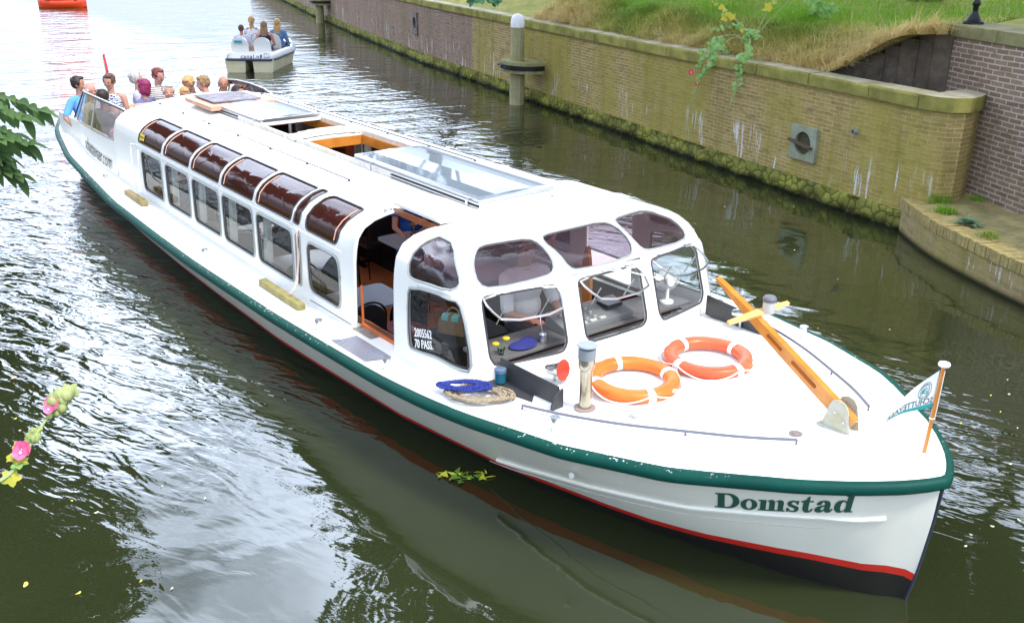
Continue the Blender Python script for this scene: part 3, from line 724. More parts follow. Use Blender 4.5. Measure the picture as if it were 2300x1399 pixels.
# strake moulding
for s_ in (-1, 1):
    q = MB(); Pk = []
    for x in np.linspace(-2.42, .0, 40):
        z = interp(x, [-3.3,-2.6,-2.09,-1.56,-1.03,-.42,0], [.12,.205,.295,.394,.470,.572,.628])
        f = z/(sheer(x)-.02); w, g = wlw(x), gw(x)-.012
        if x > -.2: w *= min(1,-x/.1); g = interp(x, [-.2,-.1,0],[gw(-.2)-.012,.2,.02])
        y = w+(g-w)*f**.9; xx = x+stemx(z)*(1-(-x/.3)) if x > -.3 else x
        if x > -.1: break
        Pk.append((xx, s_*(y+.002), z))
    q.tube(Pk, .017, 8); wst('strake', q, M_hullw, smooth=True)
    # plate seams lower down
    for zz in ((-.13,-.085) , ):
        q = MB(); Pk = []
        for x in np.linspace(-2.6, -.14, 30):
            z = interp(x, [-2.6,-2.09,-1.56,-1.03,-.42,0], [.205,.295,.394,.470,.572,.628])-.085
            f = max(0,z)/(sheer(x)-.02); w, g = wlw(x), gw(x)-.012
            Pk.append((x, s_*(w+(g-w)*f**.9-.0005), z))
        q.tube(Pk, .003, 5); wst('plate_seam', q, mat('seam grey', (.50,.50,.45), .5), smooth=True)  # thin line, greyer than the hull white
# deck
dx = [-15.88,-15.8,-15.6,-15.3,-15,-14.5]+[-14+.4*i for i in range(28)]+[-2.9,-2.6,-2.3,-2,-1.7,-1.4,-1.1,-.8,-.55,-.35,-.2,-.1,-.03,.03,.07,.1]
def dk(x, v):
    y = gw(x)*v*.998; return (x, y, deck_z(x, y))
inner = 1.12
q = MB(); vsd = [-1,-.95,-.85,-.7,-.5,-.25,0,.25,.5,.7,.85,.95,1]
q.grid(dk, [x for x in dx if x > -2.91], vsd)
sdx = [-15.88,-15.8,-15.6,-15.3,-15,-14.6]+[-14.6+.39*i for i in range(1,31)]
for s_ in (-1,1):
    q.grid(lambda x, v: (x, s_*(gw(x)*.998*(1-v)+min(inner, gw(x)*.7)*v), deck_z(x, gw(x)*(1-v)+min(inner,gw(x)*.7)*v)), sdx, [0,.15,.4,.7,1])
wst('deck', q, M_deck, smooth=True, weld=True)
# interior shell: floor and inner linings
q = MB(); q.box((-7.6,0,-.32),(10.0,2.3,.04)); wst('cabin_floor', q, M_floor)
q = MB()
for s_ in (-1,1): q.box((-7.05,s_*1.19,.33),(7.3,.03,.66))
q.box((-2.90,0,.40),(.03,1.9,.64)); q.box((-10.70,0,.55),(.03,2.3,1.7))
wst('inner_lining', q, mat('dark wood lining', (.10,.042,.02), .5, col2=(.06,.025,.012), vs=6))
q = MB(); q.box((-9.9,.35,.5),(1.2,.04,1.6)); q.box((-10.2,.75,.35),(.9,.5,1.2)); wst('bar_counter', q, M_mahog, bevel=.01)
q = MB(); q.box((-7.55,1.15,.75),(.9,.03,.75)); wst('yellow_panel', q, mat('yellow veneer', (.75,.36,.02), .4, var=.2, vs=8))

# ---- the superstructure shell with real openings
def mirror(P): return [(LT-t, s) for t, s in P][::-1]
def rr4(t0, t1, s0, s1, r=.07, skew=0):
    P = [(t0+skew, s0), (t1+skew, s0), (t1, s1), (t0, s1)]
    out = []; n = 4
    for i in range(4):
        p = Vector(P[i]); a = Vector(P[i-1]); b_ = Vector(P[(i+1)%4])
        u = (a-p).normalized()*r; w = (b_-p).normalized()*r
        for k in range(n+1):
            f = k/n; out.append(tuple((p+u*(1-f)**2+w*f**2)))
    return out
PANES = [(0.98,1.80),(1.885,2.69),(2.765,3.55),(3.62,4.40),(4.475,5.245)]
WINS = [(1.10,1.80),(1.95,2.69),(2.80,3.55),(3.645,4.405),(4.50,5.28)]
openings = []   # (kind, outline)
for a, b_ in PANES: openings.append(('roof_pane', rr4(a, b_, .65, 1.11, .05)))
openings.append(('roof_pane', rr4(5.30, 5.41, .65, 1.12, .03)))
openings.append(('roof_pane', rr4(5.525, 6.125, .64, 1.10, .08)))
for a, b_ in WINS: openings.append(('side_window', rr4(a, b_, .15, .55, .07, .02)))
openings.append(('side_window', rr4(5.355, 5.44, .16, .55, .03)))
openings.append(('side_window', rr4(5.575, 6.16, .16, .535, .09, .03)))
openings.append(('side_window', chaikin([(7.28,.53),(7.33,.60),(8.04,.61),(8.075,.55),(8.09,.15),(8.05,.11),(7.33,.16),(7.27,.20)],1)))
openings.append(('upper_window', chaikin([(7.27,.72),(7.28,.92),(7.34,1.06),(7.48,1.12),(7.9,1.13),(8.04,1.11),(8.12,.80),(8.10,.70),(8.0,.655),(7.42,.655),(7.3,.67)],1)))
fu1 = chaikin([(8.245,1.0),(8.28,1.08),(8.5,1.10),(8.79,1.10),(8.88,1.0),(8.92,.82),(8.89,.71),(8.80,.675),(8.33,.65),(8.24,.70),(8.235,.85)],1)
fl1 = rr4(8.22, 8.87, .13, .61, .07)
openings += [('upper_window', fu1), ('front_window', fl1)]
SINGLE = [('front_window', rr4(9.045, 9.69, .14, .61, .07))]
c_ = LT/2
SINGLE.append(('upper_window', chaikin([(c_-.40,1.11),(c_-.1,1.125),(c_+.42,1.12),(c_+.45,1.02),(c_+.40,.80),(c_+.35,.70),(c_+.26,.675),(c_-.26,.675),(c_-.33,.71),(c_-.36,.85),(c_-.44,1.02)],1)))
DOOR = [(6.43,.03),(7.05,.03),(7.05,1.34),(6.43,1.34)]
ALL = openings+SINGLE+[(k, mirror(P)) for k, P in openings]
holes = [P for k, P in ALL]+[DOOR, mirror([(6.43,.03),(7.05,.03),(7.05,1.1),(6.43,1.1)])]
def inside(P, x, y):
    c = False; j = len(P)-1
    for i in range(len(P)):
        if (P[i][1] > y) != (P[j][1] > y) and x < (P[j][0]-P[i][0])*(y-P[i][1])/(P[j][1]-P[i][1])+P[i][0]: c = not c
        j = i
    return c
def nearest(P, x, y):
    best = (9, x, y)
    for i in range(len(P)):
        a, b_ = P[i-1], P[i]; dx_, dy_ = b_[0]-a[0], b_[1]-a[1]; l = dx_*dx_+dy_*dy_
        f = 0 if l == 0 else max(0, min(1, ((x-a[0])*dx_+(y-a[1])*dy_)/l)); px, py = a[0]+f*dx_, a[1]+f*dy_
        d = math.hypot(x-px, y-py)
        if d < best[0]: best = (d, px, py)
    return best
TS = np.linspace(0, LT, int(LT/.028)); SS = np.linspace(0, 1.72, 60)
bbs = [(min(p[0] for p in P), max(p[0] for p in P), min(p[1] for p in P), max(p[1] for p in P), P) for P in holes]
keep = set(); pos = {}
for i in range(len(TS)-1):
    for j in range(len(SS)-1):
        x, y = (TS[i]+TS[i+1])/2, (SS[j]+SS[j+1])/2
        if not any(a <= x <= b_ and c <= y <= d and inside(P, x, y) for a, b_, c, d, P in bbs): keep.add((i, j))
def near_hole(i, j):
    cnt = sum(((a, b_) in keep) for a in (i-1, i) for b_ in (j-1, j)); return 0 < cnt < 4 and 0 < i < len(TS)-1 and 0 < j < len(SS)-1
V = []; idx = {}; F = []
def vid(i, j):
    if (i, j) in idx: return idx[(i, j)]
    t, s = TS[i], SS[j]
    if near_hole(i, j):
        b_ = min((nearest(P, t, s) for a, b2, c, d, P in bbs if a-.1 < t < b2+.1 and c-.1 < s < d+.1), default=(9, t, s))
        if b_[0] < .045: t, s = b_[1], b_[2]
    idx[(i, j)] = len(V); V.append(S(t, s)); return idx[(i, j)]
for i, j in sorted(keep): F.append((vid(i,j), vid(i+1,j), vid(i+1,j+1), vid(i,j+1)))
q = MB().add(V, F); sh = wst('superstructure', q, M_white, smooth=True, solid=.022, auto=60)
sh.modifiers['s'].offset = -1 if False else 0
# roof middle strip with hatch openings
HO = [(-8.62,-7.32),(-7.08,-5.2)]
def roof_mid(x0, x1):
    q = MB(); q.grid(lambda x, y: (x, y, interp(x,[-3.9,-3.4],[1.59,1.60])+.02*(1-(y/.38)**2)), list(np.linspace(x0,x1,max(2,int((x1-x0)/.4)+1))), [-.385,-.3,-.15,0,.15,.3,.385]); wst('roof_centre', q, M_white, smooth=True, solid=.02)
roof_mid(-10.75, HO[0][0]); roof_mid(HO[0][1], HO[1][0]); roof_mid(HO[1][1], -3.28)
# low coamings round the openings
q = MB()
for x0, x1 in HO:
    for s_ in (-1,1): q.box(((x0+x1)/2, s_*.392, 1.612),(x1-x0+.06,.028,.07))
wst('hatch_coaming', q, mat('worn cream coaming', (.74,.73,.70), .5, col2=(.60,.50,.38), vs=16), bevel=.004)
q = MB()
for x0, x1 in HO:
    for s_ in (-1,1): q.box(((x0+x1)/2, s_*.365, 1.55),(x1-x0,.02,.10))
    q.box((x0+.01,0,1.55),(.02,.71,.10))
wst('hatch_lining', q, M_orange_wood)
q = MB(); P = [(-7.19, y, 1.655+.03*(1-(y/.4)**2)) for y in np.linspace(-.42,.42,9)]
for i in range(8): q.box(((P[i][0]), (P[i][1]+P[i+1][1])/2, (P[i][2]+P[i+1][2])/2-.02), (.13, P[i+1][1]-P[i][1]+.0, .05))
wst('hatch_beam', q, mat('peeling white beam', (.78,.76,.73), .6, col2=(.66,.50,.34), vs=22))
# sliding hatches: frame, glass, side rail
def hatch(x0, x1, w, z):
    V, F = plate([rrect(x0,-w,x1,w,.03), rrect(x0+.05,-w+.045,x1-.06,w-.045,.05)], .035)
    q = MB().add([(a, b_, c+z+.03*(1-(b_/w)**2)) for a, b_, c in V], F); h = wst('sliding_hatch', q, M_alu, bevel=.004)
    q = MB(); q.grid(lambda x, y: (x, y, z+.004+.03*(1-(y/w)**2)), [x0+.04,(x0+x1)/2,x1-.05], [-w+.035,-w/2,0,w/2,w-.035]); q.build('hatch_glass', glass('hatch glass', (.74,.81,.85), 1.42, .04, dirt=.13, dc=(.55,.62,.70)), h, solid=.006)
    q = MB()
    for s_ in (-1,1):
        q.box(((x0+x1)/2, s_*(w+.012), z-.012),(x1-x0,.012,.012)); q.box(((x0+x1)/2, s_*(w+.012), z-.045),(x1-x0,.010,.010))
    q.build('slide_rail', M_alu, h)
    q = MB()
    for s_ in (-1,1): q.box(((x0+x1)/2, s_*(w-.01), z-.05),(x1-x0-.02,.02,.05))
    q.build('dark_gasket', M_trim, h)
    q = MB(); q.box((x1-.01,0,z-.03),(.02,2*w,.05)); q.build('front_bar', M_white, h, bevel=.004)
    q = MB()
    for s_ in (-1,1): q.box((x0+.35, s_*(w+.02), z-.03),(.03,.02,.06)); q.box((x1-.15, s_*(w+.02), z-.03),(.03,.02,.06))
    q.build('bracket', M_alu, h)
hatch(-5.88,-3.79,.392,1.665); hatch(-9.75,-8.07,.375,1.665)
V, F = plate([rrect(-10.12,-.52,-9.20,.34,.02)], .05); q = MB().add([(a+(b_+.1)*.0, b_*.98, c+1.665+.02*(1-(b_/.45)**2)) for a, b_, c in V], F)
so = wst('solar_tray', q, mat('pink primed wood', (.66,.36,.26), .6, col2=(.5,.28,.16), vs=8), bevel=.006)
q = MB(); q.box((-9.70,-.10,1.708),(.66,.62,.012)); q.build('solar_panel', mat('solar cells', (.16,.16,.20), .7, spec=.05, col2=(.33,.31,.35), vs=12), so)
# roof grab rails
for s_ in (-1,1):
    q = MB(); q.tube([(x, s_*.703, 1.578) for x in (-10.54,-9,-7,-5.40)], .0065, 6)
    wst('roof_rail', q, mat('rail dark steel', (.12,.12,.13), .35, metal=.8), smooth=True)
    q = MB()
    for k in range(7): x = -10.5+k*.85; q.box((x, s_*.703, 1.562),(.012,.022,.03)); 
    wst('rail_posts', q, M_trim)
# window panes with seals
def tubeon(P, r, name, m, off=0, n=6, parent=None):
    q = MB(); q.tube([S(t, s, off) for t, s in P], r, n, close=True); return wst(name, q, m, parent, smooth=True)
def pane(P, m, name, parent, off=0):
    ct, cs = sum(p[0] for p in P)/len(P), sum(p[1] for p in P)/len(P); R_ = [0,.25,.5,.7,.85,1]
    V = []; F = []; n = len(P)
    for r in R_:
        for t, s in P: V.append(S(ct+(t-ct)*r, cs+(s-cs)*r, off))
    for i in range(len(R_)-1):
        for k in range(n): F.append((i*n+k, i*n+(k+1)%n, (i+1)*n+(k+1)%n, (i+1)*n+k))
    q = MB().add(V, F); return q.build(name, m, parent, smooth=True, weld=True)
def dens(P, d=.06):
    out = []
    for i in range(len(P)):
        a, b_ = P[i], P[(i+1)%len(P)]; n = max(1, int(math.hypot(a[0]-b_[0], a[1]-b_[1])/d))
        for k in range(n): out.append((a[0]+(b_[0]-a[0])*k/n, a[1]+(b_[1]-a[1])*k/n))
    return out
PM = {'roof_pane': M_brownpane, 'upper_window': M_violet, 'side_window': M_clear, 'front_window': None}
for k, P in ALL:
    D = dens(P)
    fr = tubeon(D, .0085 if k != 'side_window' else .012, k, M_trim if k in ('roof_pane','front_window') else M_frame, .010)
    if PM[k]: pane(D, PM[k], 'pane', fr, .004)
    if k == 'side_window':
        q = MB(); q.tube([S(t, s, .013) for t, s in dens([( (t-sum(p[0] for p in P)/len(P))*.965+sum(p[0] for p in P)/len(P), (s-sum(p[1] for p in P)/len(P))*.955+sum(p[1] for p in P)/len(P)) for t, s in P])], .005, 5, close=True); q.build('seal', M_trim, fr, smooth=True)
# white ribs between roof panes (raised arcs) and rain gutters
M_rib = mat('pale rib', (.62,.60,.60), .35, metal=.2)
for side in (0,1):
    for t in (1.845,2.73,3.585,4.44,5.28):
        q = MB(); q.tube([S(LT-t if side else t, s, .014) for s in np.linspace(.62,1.10,14)], .011, 6); wst('roof_rib', q, M_rib, smooth=True)
    q = MB(); q.tube([S(LT-t if side else t, .60, .012) for t in np.linspace(.9,6.2,40)], .008, 6); wst('gutter', q, M_white, smooth=True)
    for a in (1.0,1.905,2.785,3.64,4.495,6.02):
        q = MB(); q.tube([S(LT-a-.03 if side else a+.03, s, -.006) for s in np.linspace(.67,1.06,12)], .018, 4, flat=(1,.3)); wst('inner_rib', q, mat('salmon inner rib', (.72,.42,.32), .5))
# curtains inside the aft edge of each side window
M_curt = mat('cream curtain', (.62,.63,.58), .9, var=.12, vs=12)
for side in (0,1):
    for a, b_ in WINS[1:]:
        q = MB(); q.grid(lambda u, s: S(LT-u if side else u, s, -.05-.018*math.sin((u-a)*150+s*3)), list(np.linspace(a+.03,a+.17,16)), list(np.linspace(.155,.55,6))); wst('curtain', q, M_curt, smooth=True)
# door: sill, linings, side pillar hinges, track
sl = MB(); sl.box((-4.01,-1.27,.60),(.64,.10,.05)); wst('door_sill', sl, mat('sill steel', (.5,.48,.45), .4, metal=.7, var=.5, vs=14), bevel=.006)
sl = MB(); sl.box((-4.01,-1.19,.60),(.64,.08,.10)); wst('door_threshold', sl, mat('orange red wood', (.55,.13,.03), .5, var=.3, vs=7), bevel=.006)
for xx in (-4.318,-3.705): sl = MB(); sl.box((xx,-1.215,.80),(.006,.02,.36)); wst('door_lining', sl, mat('orange red wood', (.55,.13,.03)))
# the roof flap above the door, folded inboard
q = MB(); q.grid(lambda x, y: (x, y, 1.600+(.012 if y < -.6 else 0)), [-4.36,-3.66], [-.86,-.60,-.44]); wst('door_flap', q, M_white, solid=.03, bevel=.005)
q = MB(); q.box((-4.01,-.868,1.555),(.66,.012,.05)); wst('flap_edge', q, M_mahog)
q = MB(); q.box((-4.38,-.90,1.545),(.05,.06,.05)); q.box((-4.47,-.74,1.60),(.09,.02,.015)); q.tube([(-4.40,-.60,1.622),(-3.62,-.56,1.622)], .005, 5); wst('flap_hinge', q, M_alu, bevel=.004)
q = MB()
for t, s in ((6.175,.40),(6.175,.28)): q.add([S(t+a, s+b_, .012) for a, b_ in ((-.02,-.01),(.02,-.01),(.02,.01),(-.02,.01))], [(0,1,2,3)])
q.tube([S(6.18, s, .018) for s in (.27,.34,.42)], .006, 6); wst('window_hinge', q, M_alu)
# skirting step line beside the door
q = MB(); q.tube([(-5.05,-1.335,.655),(-4.32,-1.325,.657)], .004, 5); wst('coaming_seam', q, M_trim)
# tread plate on the side deck
tp = MB()
def tz(x, y): return deck_z(x, y)+.006
tp.grid(lambda x, y: (x, y, tz(x, y)), list(np.linspace(-4.16,-3.60,14)), list(np.linspace(-1.60,-1.37,6)))
for i in range(16):
    for j in range(6):
        x = -4.13+i*.034; y = -1.58+j*.038; a = .6 if (i+j)%2 else -.6; tp.box((x,y,tz(x,y)+.002),(.024,.006,.004), a)
wst('tread_plate', tp, mat('tread plate', (.42,.42,.48), .35, metal=.8))
# ---- windscreens round the aft cockpit and its coaming
WSB = [(-10.60,-1.20,1.12),(-10.75,-1.245,1.085),(-11.2,-1.26,1.075),(-11.9,-1.25,1.065),(-12.6,-1.21,1.05),(-13.35,-1.10,1.02)]
WST = [(-10.72,-1.00,1.40),(-10.95,-1.06,1.46),(-11.35,-1.11,1.49),(-11.9,-1.13,1.50),(-12.4,-1.12,1.49),(-12.80,-1.06,1.46)]
for s_ in (-1,1):
    B = [(x, s_*-y, z) for x, y, z in WSB]; T_ = [(x, s_*-y, z) for x, y, z in WST]
    q = MB(); q.grid(lambda u, v: Vector([interp(u,range(6),[b_[k] for b_ in B])*(1-v)+interp(u,range(6),[t_[k] for t_ in T_])*v for k in range(3)]), list(np.linspace(0,5,21)), [0,.25,.5,.75,1]); w = wst('windscreen', q, M_smoke, smooth=True, auto=80)
    q = MB(); q.tube(T_, .016, 8); q.tube([T_[5], B[5]], .012, 6); q.build('top_frame', mat('windscreen black trim', (.03,.03,.035), .4), w, smooth=True)
    q = MB(); q.tube([(x,y,z+.017) for x,y,z in T_], .008, 6); q.build('white_edge', M_white, w, smooth=True)
    q = MB()
    for a, c2_ in ((3,3),(4.5,4.5)):
        i = int(a); f = a-i; b0 = Vector(B[i]).lerp(Vector(B[i+1]), f) if f else Vector(B[i]); t0 = Vector(T_[i]).lerp(Vector(T_[i+1]), f) if f else Vector(T_[i])
        q.tube([b0, t0], .011, 6)
    q.build('post', M_frame, w, smooth=True)
# bulwark wall of the cockpit: outer skin up to the screen, round the stern
BW = [(-10.70,-1.30,-1.245,1.09),(-11.2,-1.31,-1.26,1.075),(-11.9,-1.28,-1.25,1.065),(-12.6,-1.22,-1.21,1.05),(-13.35,-1.10,-1.08,1.0),(-13.8,-.95,-.93,.97),(-14.2,-.70,-.68,.96),(-14.4,-.36,-.35,.96),(-14.45,0,0,.96)]
BWf = BW+[(x,-a,-b_,z) for x, a, b_, z in reversed(BW[:-1])]
pts_o = chaikin([(x,a) for x, a, b_, z in BWf], 2, close=False); pts_z = chaikin([(z,b_) for x, a, b_, z in BWf], 2, close=False)
V = []; m_ = 5
for (x, a), (z, b_) in zip(pts_o, pts_z):
    fl = 1+.0*a
    V += [(x,a,deck_z(x,a)-.02), (x,b_,z-.02),(x,b_*.995,z),(x+(.03 if abs(b_)<.9 else 0),b_*.965,z),(x+(.04 if abs(b_)<.9 else 0),b_*.955,.3)]
F = [(i*m_+j,(i+1)*m_+j,(i+1)*m_+j+1,i*m_+j+1) for i in range(len(pts_o)-1) for j in range(m_-1)]
q = MB().add(V, F); wst('cockpit_bulwark', q, M_white, smooth=True, auto=50)
q = MB(); q.box((-12.4,0,.28),(3.6,2.0,.04)); wst('cockpit_floor', q, M_floor)
q = MB()
for s_ in (-1,1): q.box((-12.5,s_*.92,.56),(3.3,.40,.08)); q.box((-12.5,s_*1.12,.80),(3.3,.05,.42))
q.box((-14.05,0,.56),(.45,1.4,.08)); q.box((-12.4,0,.56),(3.0,.42,.08)); q.box((-12.4,0,.76),(3.0,.05,.42)); wst('bench', q, mat('bench cream', (.70,.69,.64), .5), bevel=.015)
# aft end of the superstructure roof rolls down, closing the shell
q = MB()
def aft(s, v):
    a = S(0, s); k = math.sin(v*PI/2); return (a.x-.12*math.sin(v*PI/2), a.y*(1-.03*v), a.z-(a.z-.62)*(1-math.cos(v*PI/2))*.0-.10*(1-math.cos(v*PI/2)) if s > .8 else a.z)
q.grid(aft, list(np.linspace(0,1.72,26)), [0,.33,.66,1])
q.grid(lambda s, v: (lambda a: (a.x-.12*math.sin(v*PI/2), -a.y*(1-.03*v), a.z-.10*(1-math.cos(v*PI/2)) if s > .8 else a.z))(S(0, s)), list(np.linspace(0,1.72,26)), [0,.33,.66,1])
q.grid(lambda y, v: (-10.75-.12*math.sin(v*PI/2), y, 1.59+.02*(1-(y/.38)**2)-.10*(1-math.cos(v*PI/2))), [-.385,0,.385], [0,.33,.66,1])
wst('roof_end', q, M_white, smooth=True)
q = MB(); q.box((-10.84,0,1.40),(.02,2.0,.18)); q.box((-10.86,-.55,1.52),(.03,.9,.03)); wst('aft_header', q, mat('pink primed wood', (.66,.36,.26)))
# ---- deck fittings
def bollard(x, y, h=.10):
    z = deck_z(x, y)-.005; q = MB(); q.lathe([(.020,0),(.024,.01),(.026,h*.7),(.034,h),(.032,h+.008),(.0,h+.008)], (x,y,z), 14); b_ = wst('bollard', q, M_alu, smooth=True)
    q = MB(); q.tube([(x+.03,y+.005,z+.05),(x+.065,y+.006,z+.05)], .004, 5); q.tube([(x-.03,y-.005,z+.05),(x-.065,y-.006,z+.05)], .004, 5); q.build('pin', M_alu, b_)
for x, y in ((-1.76,-1.27),(-3.38,-1.54),(-4.42,-1.57),(-6.85,-1.60),(-10.46,-1.52),(-1.76,1.24),(-3.4,1.54),(-6.85,1.6)): bollard(x, y)
def handrail(P, name='handrail'):
    q = MB(); q.tube(chaikin(P, 2, close=False), .010, 8)
    for i in (0, len(P)//2, len(P)-1): p = P[i]; q.tube([p, (p[0],p[1],deck_z(p[0],p[1]))], .007, 6)
    wst(name, q, mat('grey handrail', (.17,.17,.20), .35, metal=.6), smooth=True)
hp = [(x, s) for x, s in ((-2.14,-1.235),(-1.85,-1.13),(-1.5,-.96),(-1.15,-.74),(-.85,-.55),(-.62,-.36))]
handrail([(x, y, deck_z(x,y)+.03) for x, y in hp]); handrail([(x, -y*.97+.02, deck_z(x,y)+.03) for x, y in hp])
# chimney
cz = deck_z(-1.86,-.93)
q = MB(); q.lathe([(.041,0),(.041,.27),(.044,.28),(.054,.30),(.056,.33),(.054,.42),(.0,.42)], (-1.86,-.93,cz), 22); ch = wst('chimney', q, mat('stained stainless', (.50,.46,.38), .22, metal=1, col2=(.34,.28,.18), vs=7), smooth=True)
q = MB(); q.lathe([(.058,.36),(.058,.43),(.0,.43)], (-1.86,-.93,cz), 22); q.build('grey_collar', mat('grey paint', (.20,.22,.24), .5), ch, smooth=True)
q = MB(); q.lathe([(.03,.40),(.03,.448),(.068,.450),(.064,.458),(.03,.472),(.0,.474)], (-1.86,-.93,cz), 24); q.build('rain_cap', mat('grey cap', (.27,.31,.34), .45), ch, smooth=True)
q = MB(); q.lathe([(.072,0),(.072,.008),(.045,.011),(.0,.011)], (-1.86,-.93,cz), 24); q.build('foot_flange', mat('brown flange', (.26,.20,.18), .6), ch, smooth=True)
# little vents and fillers
vz_ = deck_z(-1.53,-.79)
q = MB(); q.lathe([(.05,0),(.05,.006),(.022,.008),(.022,.025),(.036,.03),(.034,.045),(0,.047)], (-1.53,-.79,vz_), 18); wst('mushroom_vent', q, mat('vent cream', (.62,.60,.57), .4), smooth=True)
q = MB(); q.lathe([(.042,0),(.042,.005),(.024,.005),(.022,.009),(0,.009)], (-.70,-.26,deck_z(-.70,-.26)), 18); wst('deck_filler', q, mat('brass grey', (.28,.24,.22), .4, metal=.6), smooth=True)
q = MB(); q.lathe([(.02,0),(.02,.012),(.011,.012),(.011,-.01)], (-1.62,-1.235,.50), 12, M=Matrix.Rotation(PI/2,4,'X')); wst('drain_nozzle', q, M_white, smooth=True)
# side light screens with lamps
def side_screen(s_):
    V = [(-2.52,-1.09,.83),(-2.52,-1.09,.735),(-1.93,-1.15,.745),(-1.93,-1.15,.86)]
    base = [(-2.55,-1.06),(-1.97,-1.10)]
    q = MB(); z0 = deck_z(-2.3,-1.1)-.01
    def tri(x, y, z): return (x, s_*-y, z)
    # inboard wall
    P = [(-2.60,-1.06,z0),(-2.60,-1.06,z0+.17),(-2.02,-1.02,z0+.16),(-1.97,-1.02,z0)]
    O = [(x,y-.012,z) for x,y,z in P]
    q.add([tri(*p) for p in P+O], [(0,1,2,3),(7,6,5,4),(0,4,5,1),(1,5,6,2),(2,6,7,3),(3,7,4,0)])
    # bottom tray and curved front fin
    q.add([tri(*p) for p in [(-2.6,-1.07,z0+.02),(-2.6,-1.2,z0+.02),(-2.0,-1.10,z0+.012),(-2.0,-1.03,z0+.012),(-2.6,-1.07,z0+.008),(-2.6,-1.2,z0+.008),(-2.0,-1.10,z0),(-2.0,-1.03,z0)]], [(0,1,2,3),(7,6,5,4),(0,4,5,1),(1,5,6,2),(2,6,7,3),(3,7,4,0)])
    fin = [(-1.02-.0,z0+.16),(-1.05,z0+.15),(-1.09,z0+.11),(-1.115,z0+.06),(-1.12,z0-.0),(-1.02,z0-.0)]
    n = len(fin); q.add([tri(-1.99,y,z) for y,z in fin]+[tri(-1.975,y,z) for y,z in fin], [tuple(range(n)), tuple(range(2*n-1,n-1,-1))]+[(i,(i+1)%n,n+(i+1)%n,n+i) for i in range(n)])
    sc_ = wst('light_screen', q, mat('charcoal screen', (.045,.045,.05), .5, var=.3))
    q = MB(); q.lathe([(.040,0),(.040,.075),(.034,.08),(0,.08)], tri(-2.53,-1.125,z0+.03), 16); l = q.build('side_light', mat('blue green lens' if s_ < 0 else 'red lens', (.01,.11,.17) if s_ < 0 else (.4,.03,.03), .15), sc_, smooth=True)
    q = MB(); q.lathe([(.043,.075),(.043,.098),(.03,.102),(0,.102)], tri(-2.53,-1.125,z0+.03), 16); q.build('lamp_top', mat('lamp grey blue', (.10,.15,.24), .4), l, smooth=True)
side_screen(-1); side_screen(1)
# horns (trumpets)
def horn(c, inner_m, label):
    R = Matrix.Rotation(math.radians(78),4,'Y'); R = Matrix.Rotation(math.radians(14),4,'Z')@R
    q = MB(); q.lathe([(.022,-.10),(.030,-.09),(.040,-.04),(.045,-.01),(.062,.035),(.075,.05),(.078,.052),(.075,.048),(.058,.03),(.035,-.01),(.02,-.08),(0,-.085)], c, 22, M=R); h = wst('horn', q, [M_alu], smooth=True)
    q = MB(); q.lathe([(.0745,.0505),(.0585,.032),(.038,-.002),(.022,-.07),(.0,-.075)], c, 22, M=R); q.build('bell', inner_m, h, smooth=True)
    q = MB(); q.tube([(c[0]-.03,c[1],c[2]-.03),(c[0]-.03,c[1],deck_z(c[0],c[1]))], .012, 6); q.build('stand', M_alu, h)
    h['label'] = label
horn((-2.30,-.80,.86), mat('red horn bell', (.48,.05,.03), .3, coat=.5), 'red mouthed horn')
horn((-2.17,1.02,.90), mat('grey reflector', (.3,.27,.24), .2, metal=.7), 'chrome mouthed spotlight')
# roof marks: screws and little fittings over the windows
q = MB()
for x, y in ((-6.6,-.62),(-6.45,-.60),(-8.9,-.74),(-8.75,-.76)): q.tube([(x,y,1.575),(x,y,1.60)], .006, 5); q.tube([(x-.03,y,1.60),(x+.03,y+.01,1.60)], .005, 5)
wst('roof_cleat', q, M_alu)
# wiper rail under the centre upper window
q = MB(); q.box((-2.735,.03,1.325),(.03,.70,.035)); wst('wiper_rail', q, M_alu, bevel=.004)
q = MB(); q.tube([(-2.70,.05,1.33),(-2.55,.30,1.25),(-2.50,.42,1.22)], .006, 6); q.tube([(-2.70,-.05,1.33),(-2.60,.10,1.32)], .006, 6); wst('wiper_arm', q, M_alu)
# hinged front windows swung up
for t0, t1 in ((8.24,8.85),(9.07,9.67),(9.87,10.47)):
    a = S(t0,.615,.01); b_ = S(t1,.615,.01); u = (b_-a); w_ = u.length; u.normalize(); o_ = u.cross(Vector((0,0,1))).normalized()
    if o_.x < 0: o_ = -o_
    ang = math.radians(63); v = (o_*math.sin(ang)-Vector((0,0,1))*math.cos(ang)); h = .27
    def W_(p, q_): return a+u*p+v*q_
    out = [(0,0),(w_,0),(w_,h*.45),(w_-.06,h),(.06,h),(0,h*.45)]
    q = MB(); q.tube([W_(*p) for p in chaikin(out,1)], .009, 6, close=True); f = wst('hinged_window', q, M_alu, smooth=True)
    q = MB(); q.add([W_(*p) for p in out], [tuple(range(6))]); q.build('glass', glass('green tinted glass', (.84,.90,.88), 1.10, .01, dirt=.04), f)
    q = MB()
    for p in (.12, w_-.12): q.tube([W_(p,h*.5), W_(p,h*.5)-Vector((.10,0,.16))], .005, 6)
    q.build('stay', M_alu, f)
    q = MB()
    for p in (.1, w_-.1): q.box(tuple(W_(p,-.008)),(.03,.04,.02))
    q.build('hinge', M_alu, f)
